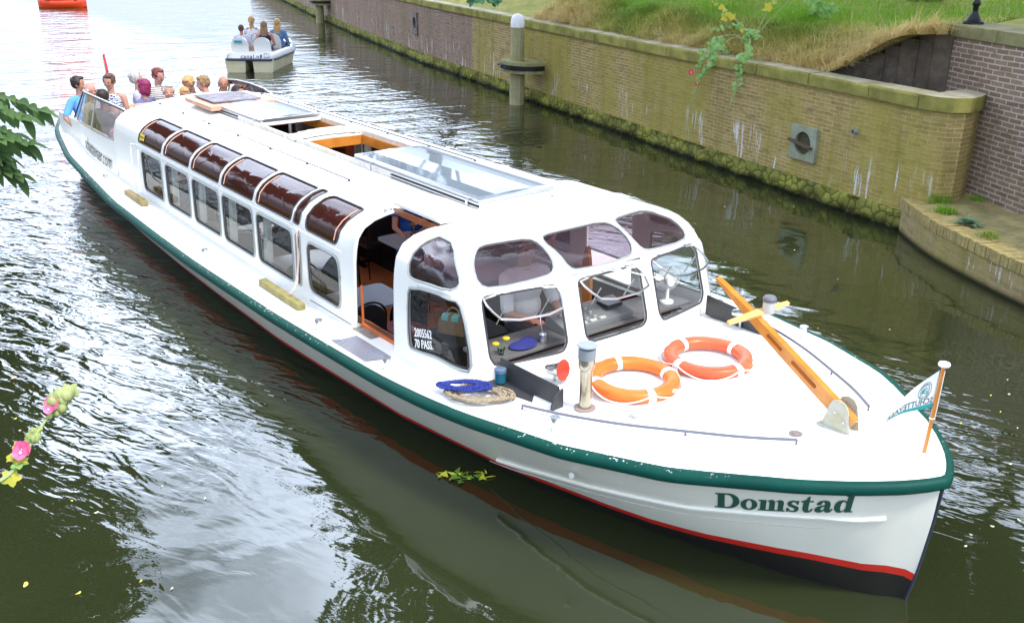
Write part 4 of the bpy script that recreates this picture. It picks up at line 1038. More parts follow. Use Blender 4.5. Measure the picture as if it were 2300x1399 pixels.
# dashboard behind the windscreen
q = MB(); q.box((-2.93,0,.80),(.34,2.1,.03)); q.box((-3.03,0,.65),(.03,2.1,.3)); wst('dashboard', q, mat('dash grey', (.16,.15,.15), .5, var=.2), bevel=.006)
q = MB(); q.add([(-2.80,-.30,.86),(-2.80,.42,.86),(-3.05,.42,.93),(-3.05,-.30,.93),(-2.80,-.30,.80),(-2.80,.42,.80),(-3.05,.42,.80),(-3.05,-.30,.80)], [(0,1,2,3),(7,6,5,4),(0,4,5,1),(1,5,6,2),(2,6,7,3),(3,7,4,0)]); cs_ = wst('control_console', q, mat('console grey', (.20,.20,.20), .45), bevel=.006)
q = MB()
for i in range(4):
    for j in range(3): q.lathe([(.016,0),(.014,.02),(0,.022)], (-2.84-.06*j,-.22+.085*i,.875+.017*j), 10)
q.build('instruments', mat('silver knobs', (.55,.56,.55), .3, metal=.6), cs_, smooth=True)
for i in range(4): q = MB(); q.box((-2.822,-.20+.10*i,.872),(.03,.06,.012)); q.build('gauge', mat('pale gauge', (.62,.62,.58), .4), cs_)
q = MB(); q.box((-2.93,.27,.92),(.14,.16,.03)); q.build('black_unit', mat('black plastic', (.02,.02,.022), .4), cs_, bevel=.005)
# helmsman's seat back and wheel
q = MB(); V, F = plate([chaikin([(-.05,-.3),(.05,-.3),(.07,0),(.03,.28),(-.01,.30),(-.06,.05)],2)], .03)
q.add([(-3.25+v[0], .30+v[2], 1.02+v[1]) for v in V], F); wst('wooden_tiller', q, M_orange_wood, bevel=.006)
# ---- lettering
def put_text(txt, size, fn, m, name, bold=0, shear=0, th=.006, spacing=1, parent=None, sx=1, sub=0, scale_y=1):
    V, F = text_mesh(txt, size, th, bold, shear, 3, spacing)
    if sub: V, F = subdiv(V, F, sub)
    q = MB().add([fn(v[0]*sx, v[1]*scale_y, v[2]) for v in V], F); return q.build(name, m, parent or BOAT)
swp = [o for o in BOAT.children if o.name.startswith('side_window')]
M_let = mat('white lettering', (.85,.85,.85), .5)
ds = 1/.93
def win_text(x, y, z): # on the side window pane, starboard
    return S(7.37+x, .155+y*.92, .010+z)
put_text('2005562', .125, lambda x,y,z: win_text(x,y*.74+.112,z), M_let, 'registration_number', bold=.0022, th=.002, sx=.60, spacing=1.06)
put_text('70 PASS.', .125, lambda x,y,z: win_text(x,y*.74+.028,z), M_let, 'passenger_mark', bold=.0022, th=.002, sx=.60, spacing=1.06)
M_blacklet = mat('dark lettering', (.03,.03,.035), .5)
def side_text(x, y, z):
    xx = -12.35+x; yy = interp(xx,[-13.35,-12.6,-11.9,-11.2,-10.7],[-1.10,-1.22,-1.28,-1.31,-1.30]); k = interp(y,[0,.3],[0,1])
    yb = interp(xx,[-13.35,-12.6,-11.9,-11.2,-10.7],[-1.08,-1.21,-1.25,-1.26,-1.245])
    return (xx, yy*(1-k)+yb*k-.010-z, .745+y+ (deck_z(xx,yy)-.70))
put_text('schuttevaer.com', .26, side_text, M_blacklet, 'web_address', th=.002, sx=.82, sub=1)
# yellow sticker on the first roof pane
q = MB(); q.grid(lambda t, s: S(t, s, .012), [1.02,1.10,1.18], [.69,.735,.78]); st = wst('yellow_sticker', q, mat('yellow sticker', (.85,.62,.02), .5))
q = MB()
for k in range(5): q.grid(lambda t, s: S(t, s, .014), [1.04+.026*k,1.056+.026*k], [.72,.75])
q.build('print', M_blacklet, st)
# grab handle beside the first window
q = MB(); q.tube([S(.93,.60,.05),S(.90,.60,.07),S(.88,.50,.07),S(.90,.14,.06),S(.92,.12,.02)], .009, 6); wst('grab_handle', q, M_white, smooth=True)
# ship's name: bold slanted slab letters drawn as outlines
def arc(cx_, cy_, rx, ry, a0, a1, n=14): return [(cx_+rx*math.cos(math.radians(a0+(a1-a0)*k/n)), cy_+ry*math.sin(math.radians(a0+(a1-a0)*k/n))) for k in range(n+1)]
def rect(x0, y0, x1, y1): return [(x0,y0),(x1,y0),(x1,y1),(x0,y1)]
GL = {
 'D': (1.30, [[(0,0),(.62,0)]+arc(.62,.5,.62,.5,-90,90)+[(0,1),(0,.92),(.13,.92),(.13,.08),(0,.08)], [(.46,.08),(.46,.92)]+arc(.58,.5,.33,.42,90,-90)]),
 'o': (.98, [arc(.47,.34,.45,.36,0,360,28)[:-1], arc(.47,.34,.17,.29,0,360,24)[:-1]]),
 'm': (1.52, [[(0,0),(.50,0),(.50,.07),(.41,.07),(.41,.44)]+arc(.50,.50,.09,.12,180,60,5)+[(.56,.60),(.60,.50),(.60,.07),(.52,.07),(.52,0),(.98,0),(.98,.07),(.89,.07),(.89,.46)]+arc(.98,.50,.09,.12,180,60,5)+[(1.04,.60),(1.08,.50),(1.08,.07),(1.0,.07),(1.0,0),(1.47,0),(1.47,.07),(1.37,.07),(1.37,.50)]+arc(1.17,.50,.20,.20,0,115,8)+[(.95,.64),(.88,.56),(.84,.63),(.76,.70),(.66,.70)]+[(.52,.66),(.41,.56),(.41,.68),(0,.68),(0,.61),(.11,.61),(.11,.07),(0,.07)]]),
 's': (.78, [[(.04,.0),(.12,0),(.16,.05),(.26,.0),(.44,-.02),(.60,.02),(.70,.12),(.70,.24),(.62,.34),(.46,.40),(.34,.44),(.26,.50),(.30,.58),(.40,.62),(.50,.58),(.58,.46),(.65,.46),(.65,.69),(.58,.69),(.54,.65),(.44,.70),(.30,.70),(.14,.66),(.06,.56),(.06,.44),(.16,.34),(.32,.28),(.44,.24),(.50,.17),(.46,.08),(.36,.05),(.24,.08),(.12,.24),(.04,.24)]]),
 't': (.72, [[(.12,.61),(.12,.20),(.18,.06),(.30,-.02),(.48,-.02),(.60,.04),(.67,.16),(.67,.22),(.60,.22),(.55,.12),(.47,.08),(.42,.12),(.42,.61),(.64,.61),(.64,.68),(.42,.68),(.42,.93),(.34,.93),(.26,.78),(.14,.70),(0,.68),(0,.61)]]),
 'a': (1.0, [[(.12,.55),(.10,.46),(.22,.42),(.34,.46),(.36,.55),(.42,.62),(.50,.60),(.53,.52),(.53,.43),(.36,.40),(.16,.34),(.05,.22),(.06,.08),(.18,-.01),(.34,-.02),(.46,.03),(.55,.12),(.60,.02),(.72,-.02),(.86,0),(.94,.08),(.98,.20),(.92,.22),(.86,.11),(.82,.14),(.82,.46),(.76,.61),(.62,.69),(.44,.71),(.24,.67)], [(.53,.36),(.53,.22),(.46,.13),(.38,.12),(.34,.20),(.38,.30)]]),
 'd': (1.08, [[(.52,1),(.52,.93),(.62,.93),(.62,.60),(.52,.68),(.38,.71),(.20,.67),(.07,.54),(.03,.34),(.08,.14),(.22,.0),(.38,-.02),(.52,.02),(.62,.10),(.62,0),(1.03,0),(1.03,.07),(.92,.07),(.92,1)], [(.62,.50),(.62,.20),(.54,.08),(.44,.07),(.36,.16),(.34,.34),(.36,.52),(.44,.62),(.54,.60)]]),
}
from mathutils.bvhtree import BVHTree
HB = BVHTree.FromPolygons([Vector(v) for v in hb.v], hb.f)
M_name = mat('green name lettering', (.012,.075,.050), .4)
def hull_surf(x, z, s=-1):
    f = z/(sheer(x)-.02); w, g = wlw(x), gw(x)-.012; return w+(g-w)*f**.9
cx_ = 0; names = []
LN = .655; tot = sum(GL[c][0] for c in 'Domstad')
NX0, NX1 = -.80, -.165
for c in 'Domstad':
    adv, polys = GL[c]
    V, F = plate(polys, .02); V, F = subdiv(V, F, 1)
    W2 = []
    for v in V:
        px = (cx_+v[0]+v[1]*.32)/(tot+.1); py = v[1]
        x = NX0+(NX1-NX0)*px**.93; z0 = interp(px,[0,1],[.535,.660]); z = z0+py*.128
        h_ = HB.ray_cast(Vector((x,-3,z)), Vector((0,1,0)))[0]; W2.append((x, (h_.y if h_ else -hull_surf(x,z))-.003-(v[2]+.01)*.15, z))
    MB().add(W2, F).build('name_letter', M_name, BOAT); cx_ += adv
frame_of(BOAT)
# ================================================================ people
SK = [mat('skin fair', (.52,.27,.19), .55), mat('skin tanned', (.42,.20,.13), .55), mat('skin pink', (.55,.27,.21), .55)]
M_eye = mat('eye dark', (.05,.03,.025), .3); M_lip = mat('lip', (.42,.14,.12), .5)
def hairm(n, c, c2): return mat('hair '+n, c, .55, col2=c2, vs=40, bump=.5, bs=90)
H_brown = hairm('brown', (.13,.055,.03), (.06,.025,.015)); H_dark = hairm('dark', (.035,.02,.015), (.012,.008,.006)); H_grey = hairm('grey', (.55,.54,.52), (.32,.31,.30))
H_blond = hairm('blond', (.60,.38,.15), (.36,.20,.07)); H_red = hairm('auburn', (.20,.04,.03), (.10,.02,.02)); H_purple = hairm('purple red', (.30,.02,.09), (.16,.01,.07)); H_sandy = hairm('sandy', (.36,.22,.11), (.20,.11,.05))
def wavem(name, c1, c2, scale, kind='BANDS', dirn='Z', dist=0, ds=1):
    m = mat(name, c1, .8); N, L = nt(m); b = N['Principled BSDF']; tc = N.new('ShaderNodeTexCoord'); w = N.new('ShaderNodeTexWave'); w.wave_type = kind; w.bands_direction = dirn
    w.inputs['Scale'].default_value = scale; w.inputs['Distortion'].default_value = dist; w.inputs['Detail Scale'].default_value = ds; w.inputs['Detail'].default_value = 1
    r = N.new('ShaderNodeValToRGB'); r.color_ramp.interpolation = 'CONSTANT'; r.color_ramp.elements[0].color = (*c1,1); r.color_ramp.elements[1].color = (*c2,1); r.color_ramp.elements[1].position = .5
    L.new(tc.outputs['Object'], w.inputs['Vector']); L.new(w.outputs['Fac'], r.inputs['Fac']); L.new(r.outputs[0], b.inputs['Base Color']); return m
def cloth(n, c, var=.12): return mat('cloth '+n, c, .85, var=var, vs=9, bump=.25, bs=14)
C_navywave = wavem('cloth navy zigzag', (.02,.035,.14), (.75,.76,.78), 9, 'BANDS', 'Z', 6, 3); C_stripe = wavem('cloth striped', (.70,.68,.66), (.13,.11,.13), 11)
C_jeans = cloth('jeans', (.05,.08,.16)); C_dark = cloth('dark', (.03,.03,.04)); C_beige = cloth('beige', (.42,.34,.24))
GLS = mat('spectacle frame', (.03,.02,.02), .3)
def person(head, face, label, skin=0, hair=H_brown, style='short', shirt=None, pants=None, sleeve=.35, look=0, nod=0, lean=0, s=.95, vox=.011, glasses=False, arms=None, group='passengers in the open stern cockpit', legs=True, cat='person', tank=False, skirt=False):
    """head: centre of the head in the scene; the figure sits, facing the angle given"""
    HC = .73*s
    root = thing('person', label, cat, (head[0]-math.cos(math.radians(face))*math.sin(math.radians(lean))*HC, head[1]-math.sin(math.radians(face))*math.sin(math.radians(lean))*HC, head[2]-HC*math.cos(math.radians(lean))), math.radians(face), group)
    Lm = Matrix.Rotation(math.radians(lean),4,'Y')
    HM = Lm@Matrix.Translation((0,0,.595))@Matrix.Rotation(math.radians(look),4,'Z')@Matrix.Rotation(math.radians(nod),4,'Y')@Matrix.Translation((0,0,-.62))
    def sc(p, M=Lm): return (M@Vector(p))*s
    def E_(q, c, r, M=Lm): 
        R = M.to_3x3().to_4x4(); q.ell(sc(c, M), tuple(k*s for k in r), 14, 9, M=R)
    def Cp(q, a, ra, b_, rb, M=Lm, g=0): q.cap(sc(a, M), (ra+g)*s, sc(b_, M), (rb+g)*s, 12)
    sh = [(0,-.185,.475),(0,.185,.475)]
    if arms is None: arms = [((.05,-.25,.22),(.26,-.13,.14)),((.05,.25,.22),(.26,.13,.14))]
    q = MB()
    E_(q,(-.008,0,.775),(.097,.079,.098),HM); E_(q,(.028,0,.705),(.060,.056,.068),HM); E_(q,(.062,0,.658),(.026,.028,.020),HM)
    Cp(q,(.088,0,.762),.009,(.106,0,.728),.014,HM); E_(q,(.078,0,.692),(.018,.026,.013),HM); E_(q,(.070,.034,.720),(.025,.022,.025),HM); E_(q,(.070,-.034,.720),(.025,.022,.025),HM)
    for y in (-.081,.081): E_(q,(-.005,y,.735),(.018,.010,.030),HM)
    Cp(q,(-.015,0,.50),.060,(-.004,0,.65),.053)
    E_(q,(0,0,.38),(.112,.165,.155)); E_(q,(0,0,.20),(.102,.140,.15)); E_(q,(0,0,.07),(.118,.165,.11)); Cp(q,(-.01,-.13,.495),.052,(-.01,.13,.495),.052)
    for i, (el, wr) in enumerate(arms):
        sg = -1 if i == 0 else 1
        Cp(q,sh[i],.050,el,.039); Cp(q,el,.037,wr,.026)
        d = (Vector(wr)-Vector(el)).normalized(); c_ = Vector(wr)+d*.045; E_(q,tuple(c_),(.042,.036,.020))
        side = d.cross(Vector((0,0,1))).normalized()
        for k in range(4):
            off = (k-1.5)*.020; l = (.062,.072,.068,.052)[k]; b0 = Vector(wr)+d*.075+side*off; m0 = b0+d*l*.5+Vector((0,0,-.006)); e0 = b0+d*l*.88+Vector((0,0,-.026))
            Cp(q,tuple(b0),.0105,tuple(m0),.0095); Cp(q,tuple(m0),.0095,tuple(e0),.0082)
        tb = Vector(wr)+d*.02-side*sg*.030; Cp(q,tuple(tb),.013,tuple(tb+d*.045-side*sg*.022),.010)
    if legs:
        for y in (-.10,.10): Cp(q,(.02,y,.05),.082,(.42,y*1.1,.06),.057); Cp(q,(.42,y*1.1,.05),.055,(.43,y*1.1,-.36),.036); Cp(q,(.42,y*1.1,-.39),.034,(.56,y*1.15,-.41),.028)
    ey = [np.array(sc((.086,y,.748),HM)) for y in (-.033,.033)]; br_ = [np.array(sc((.088,y,.772),HM)) for y in (-.033,.033)]; mo = np.array(sc((.094,0,.690),HM))
    def paint(C):
        mi = np.zeros(len(C),'i')
        for e in ey: mi[(((C-e)/(np.array([.02,.016,.009])*s))**2).sum(1) < 1] = 1
        mi[(((C-mo)/(np.array([.02,.024,.007])*s))**2).sum(1) < 1] = 2
        return mi
    remesh(q, 'body', [SK[skin], M_eye, M_lip], vox, root, 3, paint)
    if shirt:
        q = MB(); g = .013
        E_(q,(0,0,.38),(.112+g,.165+g,.155+g)); E_(q,(0,0,.20),(.108+g,.150+g,.16)); E_(q,(0,0,.08),(.118+g,.165+g,.10))
        if not tank: Cp(q,(-.01,-.135,.495),.052,(-.01,.135,.495),.052,g=g*.8)
        else:
            for y in (-.10,.10): Cp(q,(0,y,.44),.045,(-.01,y,.515),.036,g=g*.6)
        if sleeve:
            for i, (el, wr) in enumerate(arms):
                f = min(1, sleeve*2); e = Vector(sh[i]).lerp(Vector(el), f); Cp(q,sh[i],.052,tuple(e),.045,g=g)
                if sleeve > .5: f = (sleeve-.5)*2; Cp(q,el,.039,tuple(Vector(el).lerp(Vector(wr), f)),.031,g=g)
        remesh(q, 'dress' if skirt else 'shirt', shirt, vox, root, 3)
        if not tank and sleeve: 
            q = MB(); q.tube([sc((.055*math.cos(a)-.006,.06*math.sin(a),.545+.012*math.cos(a))) for a in [2*PI*k/14 for k in range(14)]], .010*s, 6, close=True); q.build('collar', shirt, root, smooth=True)
    if pants and legs:
        q = MB(); g = .014; E_(q,(0,0,.06),(.122+g,.17+g,.11))
        for y in (-.10,.10):
            Cp(q,(.02,y,.05),.082,(.42,y*1.1,.06),.057,g=g)
            if not skirt: Cp(q,(.42,y*1.1,.05),.055,(.43,y*1.1,-.33),.038,g=g)
        remesh(q, 'skirt' if skirt else 'trousers', pants, vox, root, 2)
    if hair:
        q = MB()
        if style == 'balding':
            E_(q,(-.052,0,.745),(.060,.083,.060),HM); 
            for y in (-.068,.068): E_(q,(-.02,y,.755),(.045,.018,.042),HM)
        else:
            E_(q,(-.026,0,.795),(.100,.090,.092),HM); E_(q,(-.045,0,.755),(.078,.088,.082),HM); E_(q,(.030,.012,.845),(.055,.060,.032),HM)
            for y in (-.075,.075): E_(q,(.010,y,.775),(.042,.017,.045),HM)
            rr = random.Random(int(abs(head[0]*100)))
            for k in range(16): a = rr.uniform(0,6.28); E_(q,(-.03+.075*math.cos(a),.070*math.sin(a),.80+rr.uniform(-.04,.03)),(.026,.024,.022),HM)
        if style in ('bob','long'):
            for y in (-.07,.07): E_(q,(-.02,y,.71),(.055,.030,.085),HM)
            E_(q,(-.065,0,.70),(.045,.080,.10),HM)
        if style == 'long':
            E_(q,(-.085,0,.58),(.035,.095,.15),HM); E_(q,(-.06,.07,.60),(.04,.035,.13),HM); E_(q,(-.06,-.07,.60),(.04,.035,.13),HM)
        if style == 'tail':
            E_(q,(-.115,0,.79),(.025,.025,.025),HM); Cp(q,(-.12,0,.78),.026,(-.15,0,.66),.032,HM); Cp(q,(-.15,0,.66),.032,(-.125,0,.50),.012,HM)
        if style == 'curly':
            rr = random.Random(3)
            for k in range(40): a = rr.uniform(0,6.28); b2 = rr.uniform(-.1,1.4); E_(q,(-.028+.085*math.cos(a)*math.cos(b2),.084*math.sin(a)*math.cos(b2),.765+.085*math.sin(b2)) if math.cos(a) < .6 or b2 > .6 else (-.03,0,.85),(.024,.024,.022),HM)
        remesh(q, 'hair', hair, min(vox,.010), root, 1)
    if glasses:
        q = MB()
        for y in (-.033,.033): q.tube([sc((.104,y+.026*math.cos(a),.748+.018*math.sin(a)),HM) for a in [2*PI*k/14 for k in range(14)]], .0028*s, 5, close=True)
        q.tube([sc((.104,-.008,.750),HM),sc((.106,.008,.750),HM)], .0026*s, 5)
        for y in (-1,1): q.tube([sc((.102,y*.058,.752),HM),sc((.0,y*.088,.752),HM)], .0026*s, 5)
        q.build('glasses', GLS, root)
    return root
PS = .97
person((-13.72,-.88,1.45), 25, 'man in a blue polo shirt with short dark hair, leftmost on the stern', 1, H_dark, 'short', cloth('sky blue', (.12,.36,.80)), C_jeans, .4, look=28, s=PS, arms=[((.0,-.34,.24),(.22,-.36,.10)),((.05,.25,.22),(.26,.13,.14))])
person((-13.15,-.87,1.42), 40, 'balding grey haired man in glasses beside the man in the blue polo', 2, H_grey, 'balding', cloth('pale grey', (.5,.5,.52)), C_dark, .4, look=15, s=PS, glasses=True)
person((-13.60,-.45,1.47), -30, 'woman with short brown hair and glasses in a navy and white zigzag sleeveless top', 0, H_brown, 'short', C_navywave, C_dark, 0, look=-15, nod=8, s=PS, glasses=True, tank=True)
person((-12.62,-.84,1.39), 150, 'dark haired passenger seen from behind over the edge of the smoked windscreen', 1, H_dark, 'short', cloth('brown grey', (.2,.17,.15)), C_dark, .4, s=.95)
person((-13.72,.02,1.46), 60, 'grey haired passenger mostly hidden behind the purple haired woman', 2, H_grey, 'short', cloth('lilac', (.50,.48,.62)), C_dark, .4, look=10, nod=-8, s=PS)
person((-13.10,-.10,1.42), 215, 'woman with straight purple red hair turned to the left', 0, H_purple, 'bob', cloth('blue violet print', (.16,.17,.36), .5), C_dark, .12, look=10, s=PS)
person((-13.62,.30,1.50), 10, 'upright passenger with auburn hair and dark glasses in a striped white shirt', 2, H_red, 'short', C_stripe, C_dark, .45, look=12, nod=12, s=PS, glasses=True)
person((-12.65,.13,1.38), -15, 'grey haired woman facing the camera in a dark cardigan', 0, H_grey, 'curly', cloth('dark plum', (.10,.06,.08)), C_dark, .9, s=.98)
person((-12.62,.36,1.34), 0, 'blond child peering over the aft edge of the roof', 0, H_blond, 'short', cloth('white', (.75,.75,.76)), C_jeans, .4, look=-10, nod=18, s=.82)
person((-13.00,.60,1.44), -60, 'woman with tousled blond hair bending her head down', 1, H_blond, 'curly', cloth('light aqua', (.45,.68,.78)), C_beige, .3, nod=22, lean=5, s=PS)
person((-12.80,.74,1.44), 235, 'man with sandy hair in a white shirt seen from behind, leaning left', 2, H_sandy, 'short', cloth('white', (.75,.75,.76)), C_beige, .4, look=20, nod=5, lean=6, s=PS)
person((-12.62,.99,1.43), -22, 'bald man in rimless glasses and a dark patterned shirt by the far windscreen', 1, H_dark, 'balding', cloth('black print', (.06,.05,.08), .7), C_dark, .4, s=PS, glasses=True)
person((-12.0,.98,1.37), 30, 'black haired passenger whose head just shows behind the solar tray', 1, H_dark, 'short', cloth('orange brown', (.5,.25,.12)), C_dark, .4, s=.95)
person((-11.65,-.95,1.30), 50, 'man in a pink patterned shirt seen through the near smoked windscreen', 2, H_grey, 'balding', cloth('pink print', (.62,.40,.45), .45), C_beige, .45, look=-5, s=1.0, glasses=True)
IN = 'people inside the cabin'
tbl = [((.16,-.20,.24),(.36,-.06,.22)),((.16,.20,.24),(.36,.06,.22))]
person((-9.46,-.86,.80), -40, 'child with a shaved head in dark blue, leaning on crossed arms behind the second window', 1, None, '', cloth('navy tee', (.03,.05,.12)), C_jeans, .4, nod=22, lean=14, s=.82, vox=.008, arms=tbl, group=IN)
person((-10.15,-.80,.82), 200, 'person in a pale grey shirt seen from behind at the first window', 0, H_brown, 'short', cloth('pale grey', (.5,.5,.52)), C_jeans, .45, lean=8, s=.92, group=IN)
person((-7.12,.98,.90), -35, 'girl in a blue dress leaning her arm on the far cabin table', 0, H_blond, 'long', cloth('royal blue', (.02,.13,.55)), cloth('royal blue', (.02,.13,.55)), .2, lean=12, s=.92, vox=.009, arms=tbl, group=IN, skirt=True)
person((-5.95,.62,.95), 15, 'woman in a pale pink blouse with bare arms behind the tinted side pane', 0, H_brown, 'bob', cloth('pale pink', (.82,.62,.60)), C_dark, .3, lean=5, s=.98, vox=.009, arms=tbl, group=IN)
person((-3.72,.02,1.24), -5, 'skipper in a white short sleeved shirt at the controls behind the windscreen', 1, H_dark, 'short', cloth('uniform white', (.80,.80,.80), .05), C_dark, .42, s=1.0, vox=.007, arms=[((.10,-.23,.20),(.36,-.16,.22)),((.12,.24,.22),(.40,.12,.22))], group=IN)

# ================================================================ cabin furniture
M_tab = mat('pale blue grey table top', (.42,.46,.54), .35, var=.05); M_blk = mat('black vinyl', (.018,.017,.02), .42, bump=.1, bs=60); M_blkm = mat('black tube', (.015,.015,.016), .3, metal=.5)
def table(x, y, lx, ly, label):
    t = thing('cabin_table', label, 'table', (x,y,-.30), 0, 'tables in the cabin')
    V, F = plate([rrect(-lx/2,-ly/2,lx/2,ly/2,.07)], .025); MB().add([(a,b_,c+.66) for a,b_,c in V], F).build('table_top', M_tab, t, bevel=.004)
    q = MB(); q.tube([(0,0,.02),(0,0,.645)], .03, 10); q.build('column', M_blkm, t, smooth=True); q = MB(); q.box((0,0,.012),(.40,.06,.024)); q.box((0,0,.013),(.06,.40,.022)); q.build('foot', M_blkm, t, bevel=.004); return t
names_t = ['nearest the door','second from the door','third from the door','farthest aft']
for i, x in enumerate((-5.48,-6.85,-8.2,-9.5)):
    table(x,-.68,.60,.92,'pale grey table on the near side of the cabin, '+names_t[i]); table(x,.83,.60,.62,'pale grey table on the far side of the cabin, '+names_t[i])
def chair(x, y, rz, first=None):
    lb = 'black padded stacking chair with rounded back at a cabin table'
    if first: return copy_tree(first, loc=(x,y,-.30), rz=rz)
    t = thing('stacking_chair', lb, 'chair', (x,y,-.30), rz, 'black chairs at the cabin tables')
    V, F = plate([rrect(-.19,-.19,.19,.19,.06)], .05); MB().add([(a,b_,c+.41) for a,b_,c in V], F).build('seat', M_blk, t, bevel=.015)
    out = [(-.17,0),(.17,0),(.185,.2)]+[(.18*math.cos(a),.22+.16*math.sin(a)) for a in [PI*k/12 for k in range(13)]]+[(-.185,.2)]
    V, F = plate([out], .03); b__ = MB().add([(-.20-c-.09*(b_+.1)*.6,a,.50+b_) for a,b_,c in V], F).build('backrest', M_blk, t, bevel=.01)
    q = MB(); q.tube([(-.19,-.195,.40),(-.20,-.195,.55)]+[(-.21-.05*math.sin(a),-.195*math.cos(a),.72+.19*math.sin(a)) for a in [PI*k/12 for k in range(13)]]+[(-.20,.195,.55),(-.19,.195,.40)], .010, 7); q.build('back_frame', M_blkm, t, smooth=True)
    for sx_ in (-1,1):
        for sy in (-1,1): q = MB(); q.tube([(sx_*.16,sy*.18,.40),(sx_*.21,sy*.19,.0)], .010, 6); q.build('leg', M_blkm, t, smooth=True)
    return t
c0 = None
for x in (-5.48,-6.85,-8.2,-9.5):
    for y in (-.90,-.46,.83):
        for sg in (-1,1):
            if (x, sg) == (-9.5,-1) or (x,y,sg) in ((-5.48,.83,-1),(-6.85,.83,-1),(-8.2,-.90,-1)): continue
            c = chair(x+sg*.44, y, PI if sg > 0 else 0, c0); c0 = c0 or c
# brass lamps on the tables
M_brass = mat('brass', (.75,.48,.16), .2, metal=1); M_lg = glass('lamp glass', (.9,.85,.75), 1.4)
def lamp(x, y, label, first=None):
    if first: return copy_tree(first, label, (x,y,.373))
    t = thing('table_lamp', label, 'oil lamp', (x,y,.373), 0, 'brass oil lamps on the cabin tables')
    q = MB(); q.lathe([(.045,0),(.048,.01),(.035,.02),(.04,.035),(.042,.05),(.02,.065),(.018,.075),(0,.075)], n=16); q.build('base', M_brass, t, smooth=True)
    q = MB(); q.lathe([(.018,.075),(.032,.10),(.028,.13),(.016,.17),(.016,.18)], n=16); q.build('chimney_glass', M_lg, t, smooth=True)
    q = MB(); q.lathe([(.03,.165),(.045,.175),(.02,.20),(0,.205)], n=16); q.build('top', M_brass, t, smooth=True); return t
l0 = lamp(-5.62,-.62,'brass oil lamp on the near table beside the door')
for x, y, lb in ((-6.75,-.55,'brass oil lamp seen through the fifth side window'),(-8.1,-.52,'brass oil lamp seen through the third and fourth side windows'),(-9.4,-.5,'brass oil lamp by the child at the aft near table'),(-6.85,.85,'brass oil lamp on the far table of the girl in blue')): lamp(x,y,lb,l0)
def soft(q, name, m, label, cat, vox=.010, loc=(0,0,0)):
    o = remesh(q, name, m, vox, None, 6); tag(o, label, cat); return o
q = MB(); q.ell((-8.45,-.95,.44),(.20,.14,.06)); q.ell((-8.25,-.85,.42),(.12,.10,.05)); q.ell((-8.6,-1.0,.43),(.12,.09,.05)); soft(q,'beige_jacket',cloth('khaki',(.42,.36,.25)),'crumpled beige jacket lying on a near side table by the windows','jacket')
q = MB(); q.ell((-8.02,-.80,.42),(.045,.04,.05)); q.ell((-7.98,-.78,.475),(.03,.03,.025)); soft(q,'orange_toy',mat('orange plastic',(.85,.16,.02),.4),'small bright orange toy on the table beside the beige jacket','toy',.006)
q = MB(); q.lathe([(.028,0),(.032,.06),(.014,.08),(.012,.11),(0,.112)],(-7.93,-.62,.375),14); o = q.build('yellow_bottle', mat('yellow bottle',(.85,.65,.12),.35), smooth=True); tag(o,'little yellow bottle standing on the table near the orange toy','bottle')
# the handbag and the dark locker it stands on
q = MB(); q.box((-4.22,-.28,.06),(.50,.75,.62)); wl_ = q.build('locker', mat('charcoal locker',(.035,.036,.038),.6,var=.2), BOAT, bevel=.01); wl_.location = -Vector(BOAT.location)
hbg = thing('handbag','tan leather handbag with two turquoise straps on the dark locker inside','handbag',(-4.25,-.36,.37),.5)
q = MB(); V, F = plate([[(-.13,0),(.13,0),(.11,.14),(.05,.17),(-.05,.17),(-.11,.14)]], .11); q.add([(a,c,b_) for a,b_,c in V], F); q.build('bag_body', mat('tan leather',(.42,.26,.15),.5,var=.25,vs=12), hbg, bevel=.012)
for xx in (-.055,.045):
    q = MB(); q.box((xx,-.045,.150),(.065,.03,.045)); q.box((xx,-.02,.176),(.065,.06,.012)); q.build('turquoise_flap', mat('turquoise leather',(.22,.62,.56),.5), hbg, bevel=.006)
q = MB(); q.tube([(-.06+.06*(1-math.cos(a)),.01,.165+.07*math.sin(a)) for a in [PI*k/10 for k in range(11)]], .008, 6); q.build('handle', mat('tan leather',(.42,.26,.15),.5), hbg, smooth=True)
q = MB(); q.ell((-3.98,-1.02,.66),(.20,.13,.05)); q.ell((-3.88,-.98,.68),(.13,.10,.05)); soft(q,'maroon_jacket',cloth('maroon',(.10,.02,.025)),'maroon jacket draped inside the open doorway','jacket')
# things on the dash
fan = thing('desk_fan','white desk fan standing behind the far open front window','fan',(-2.86,.86,.815),-.55)
q = MB(); q.lathe([(.06,0),(.058,.015),(.02,.03),(.016,.12),(0,.125)], n=18); q.build('stand', mat('fan white',(.78,.78,.77),.35), fan, smooth=True)
q = MB(); R = Matrix.Translation((0,0,.20))@Matrix.Rotation(PI/2,4,'Y'); q.lathe([(.022,.10),(.034,.09),(.042,.03),(.040,-.01),(0,-.01)], n=18, M=R); q.build('motor', mat('fan white',(.78,.78,.77),.35), fan, smooth=True)
q = MB()
for k in range(36):
    a = 2*PI*k/36; q.tube([(-.005,.03*math.cos(a),.20+.03*math.sin(a)),(-.01,.10*math.cos(a),.20+.10*math.sin(a)),(-.04,.108*math.cos(a),.20+.108*math.sin(a)),(-.075,.09*math.cos(a),.20+.09*math.sin(a)),(-.085,.02*math.cos(a),.20+.02*math.sin(a))], .0014, 3)
for r, x in ((.108,-.04),(.06,-.008),(.09,-.075)): q.tube([(x,r*math.cos(2*PI*k/30),.20+r*math.sin(2*PI*k/30)) for k in range(30)], .0025, 5, close=True)
q.build('cage', mat('cage white',(.75,.76,.76),.4), fan)
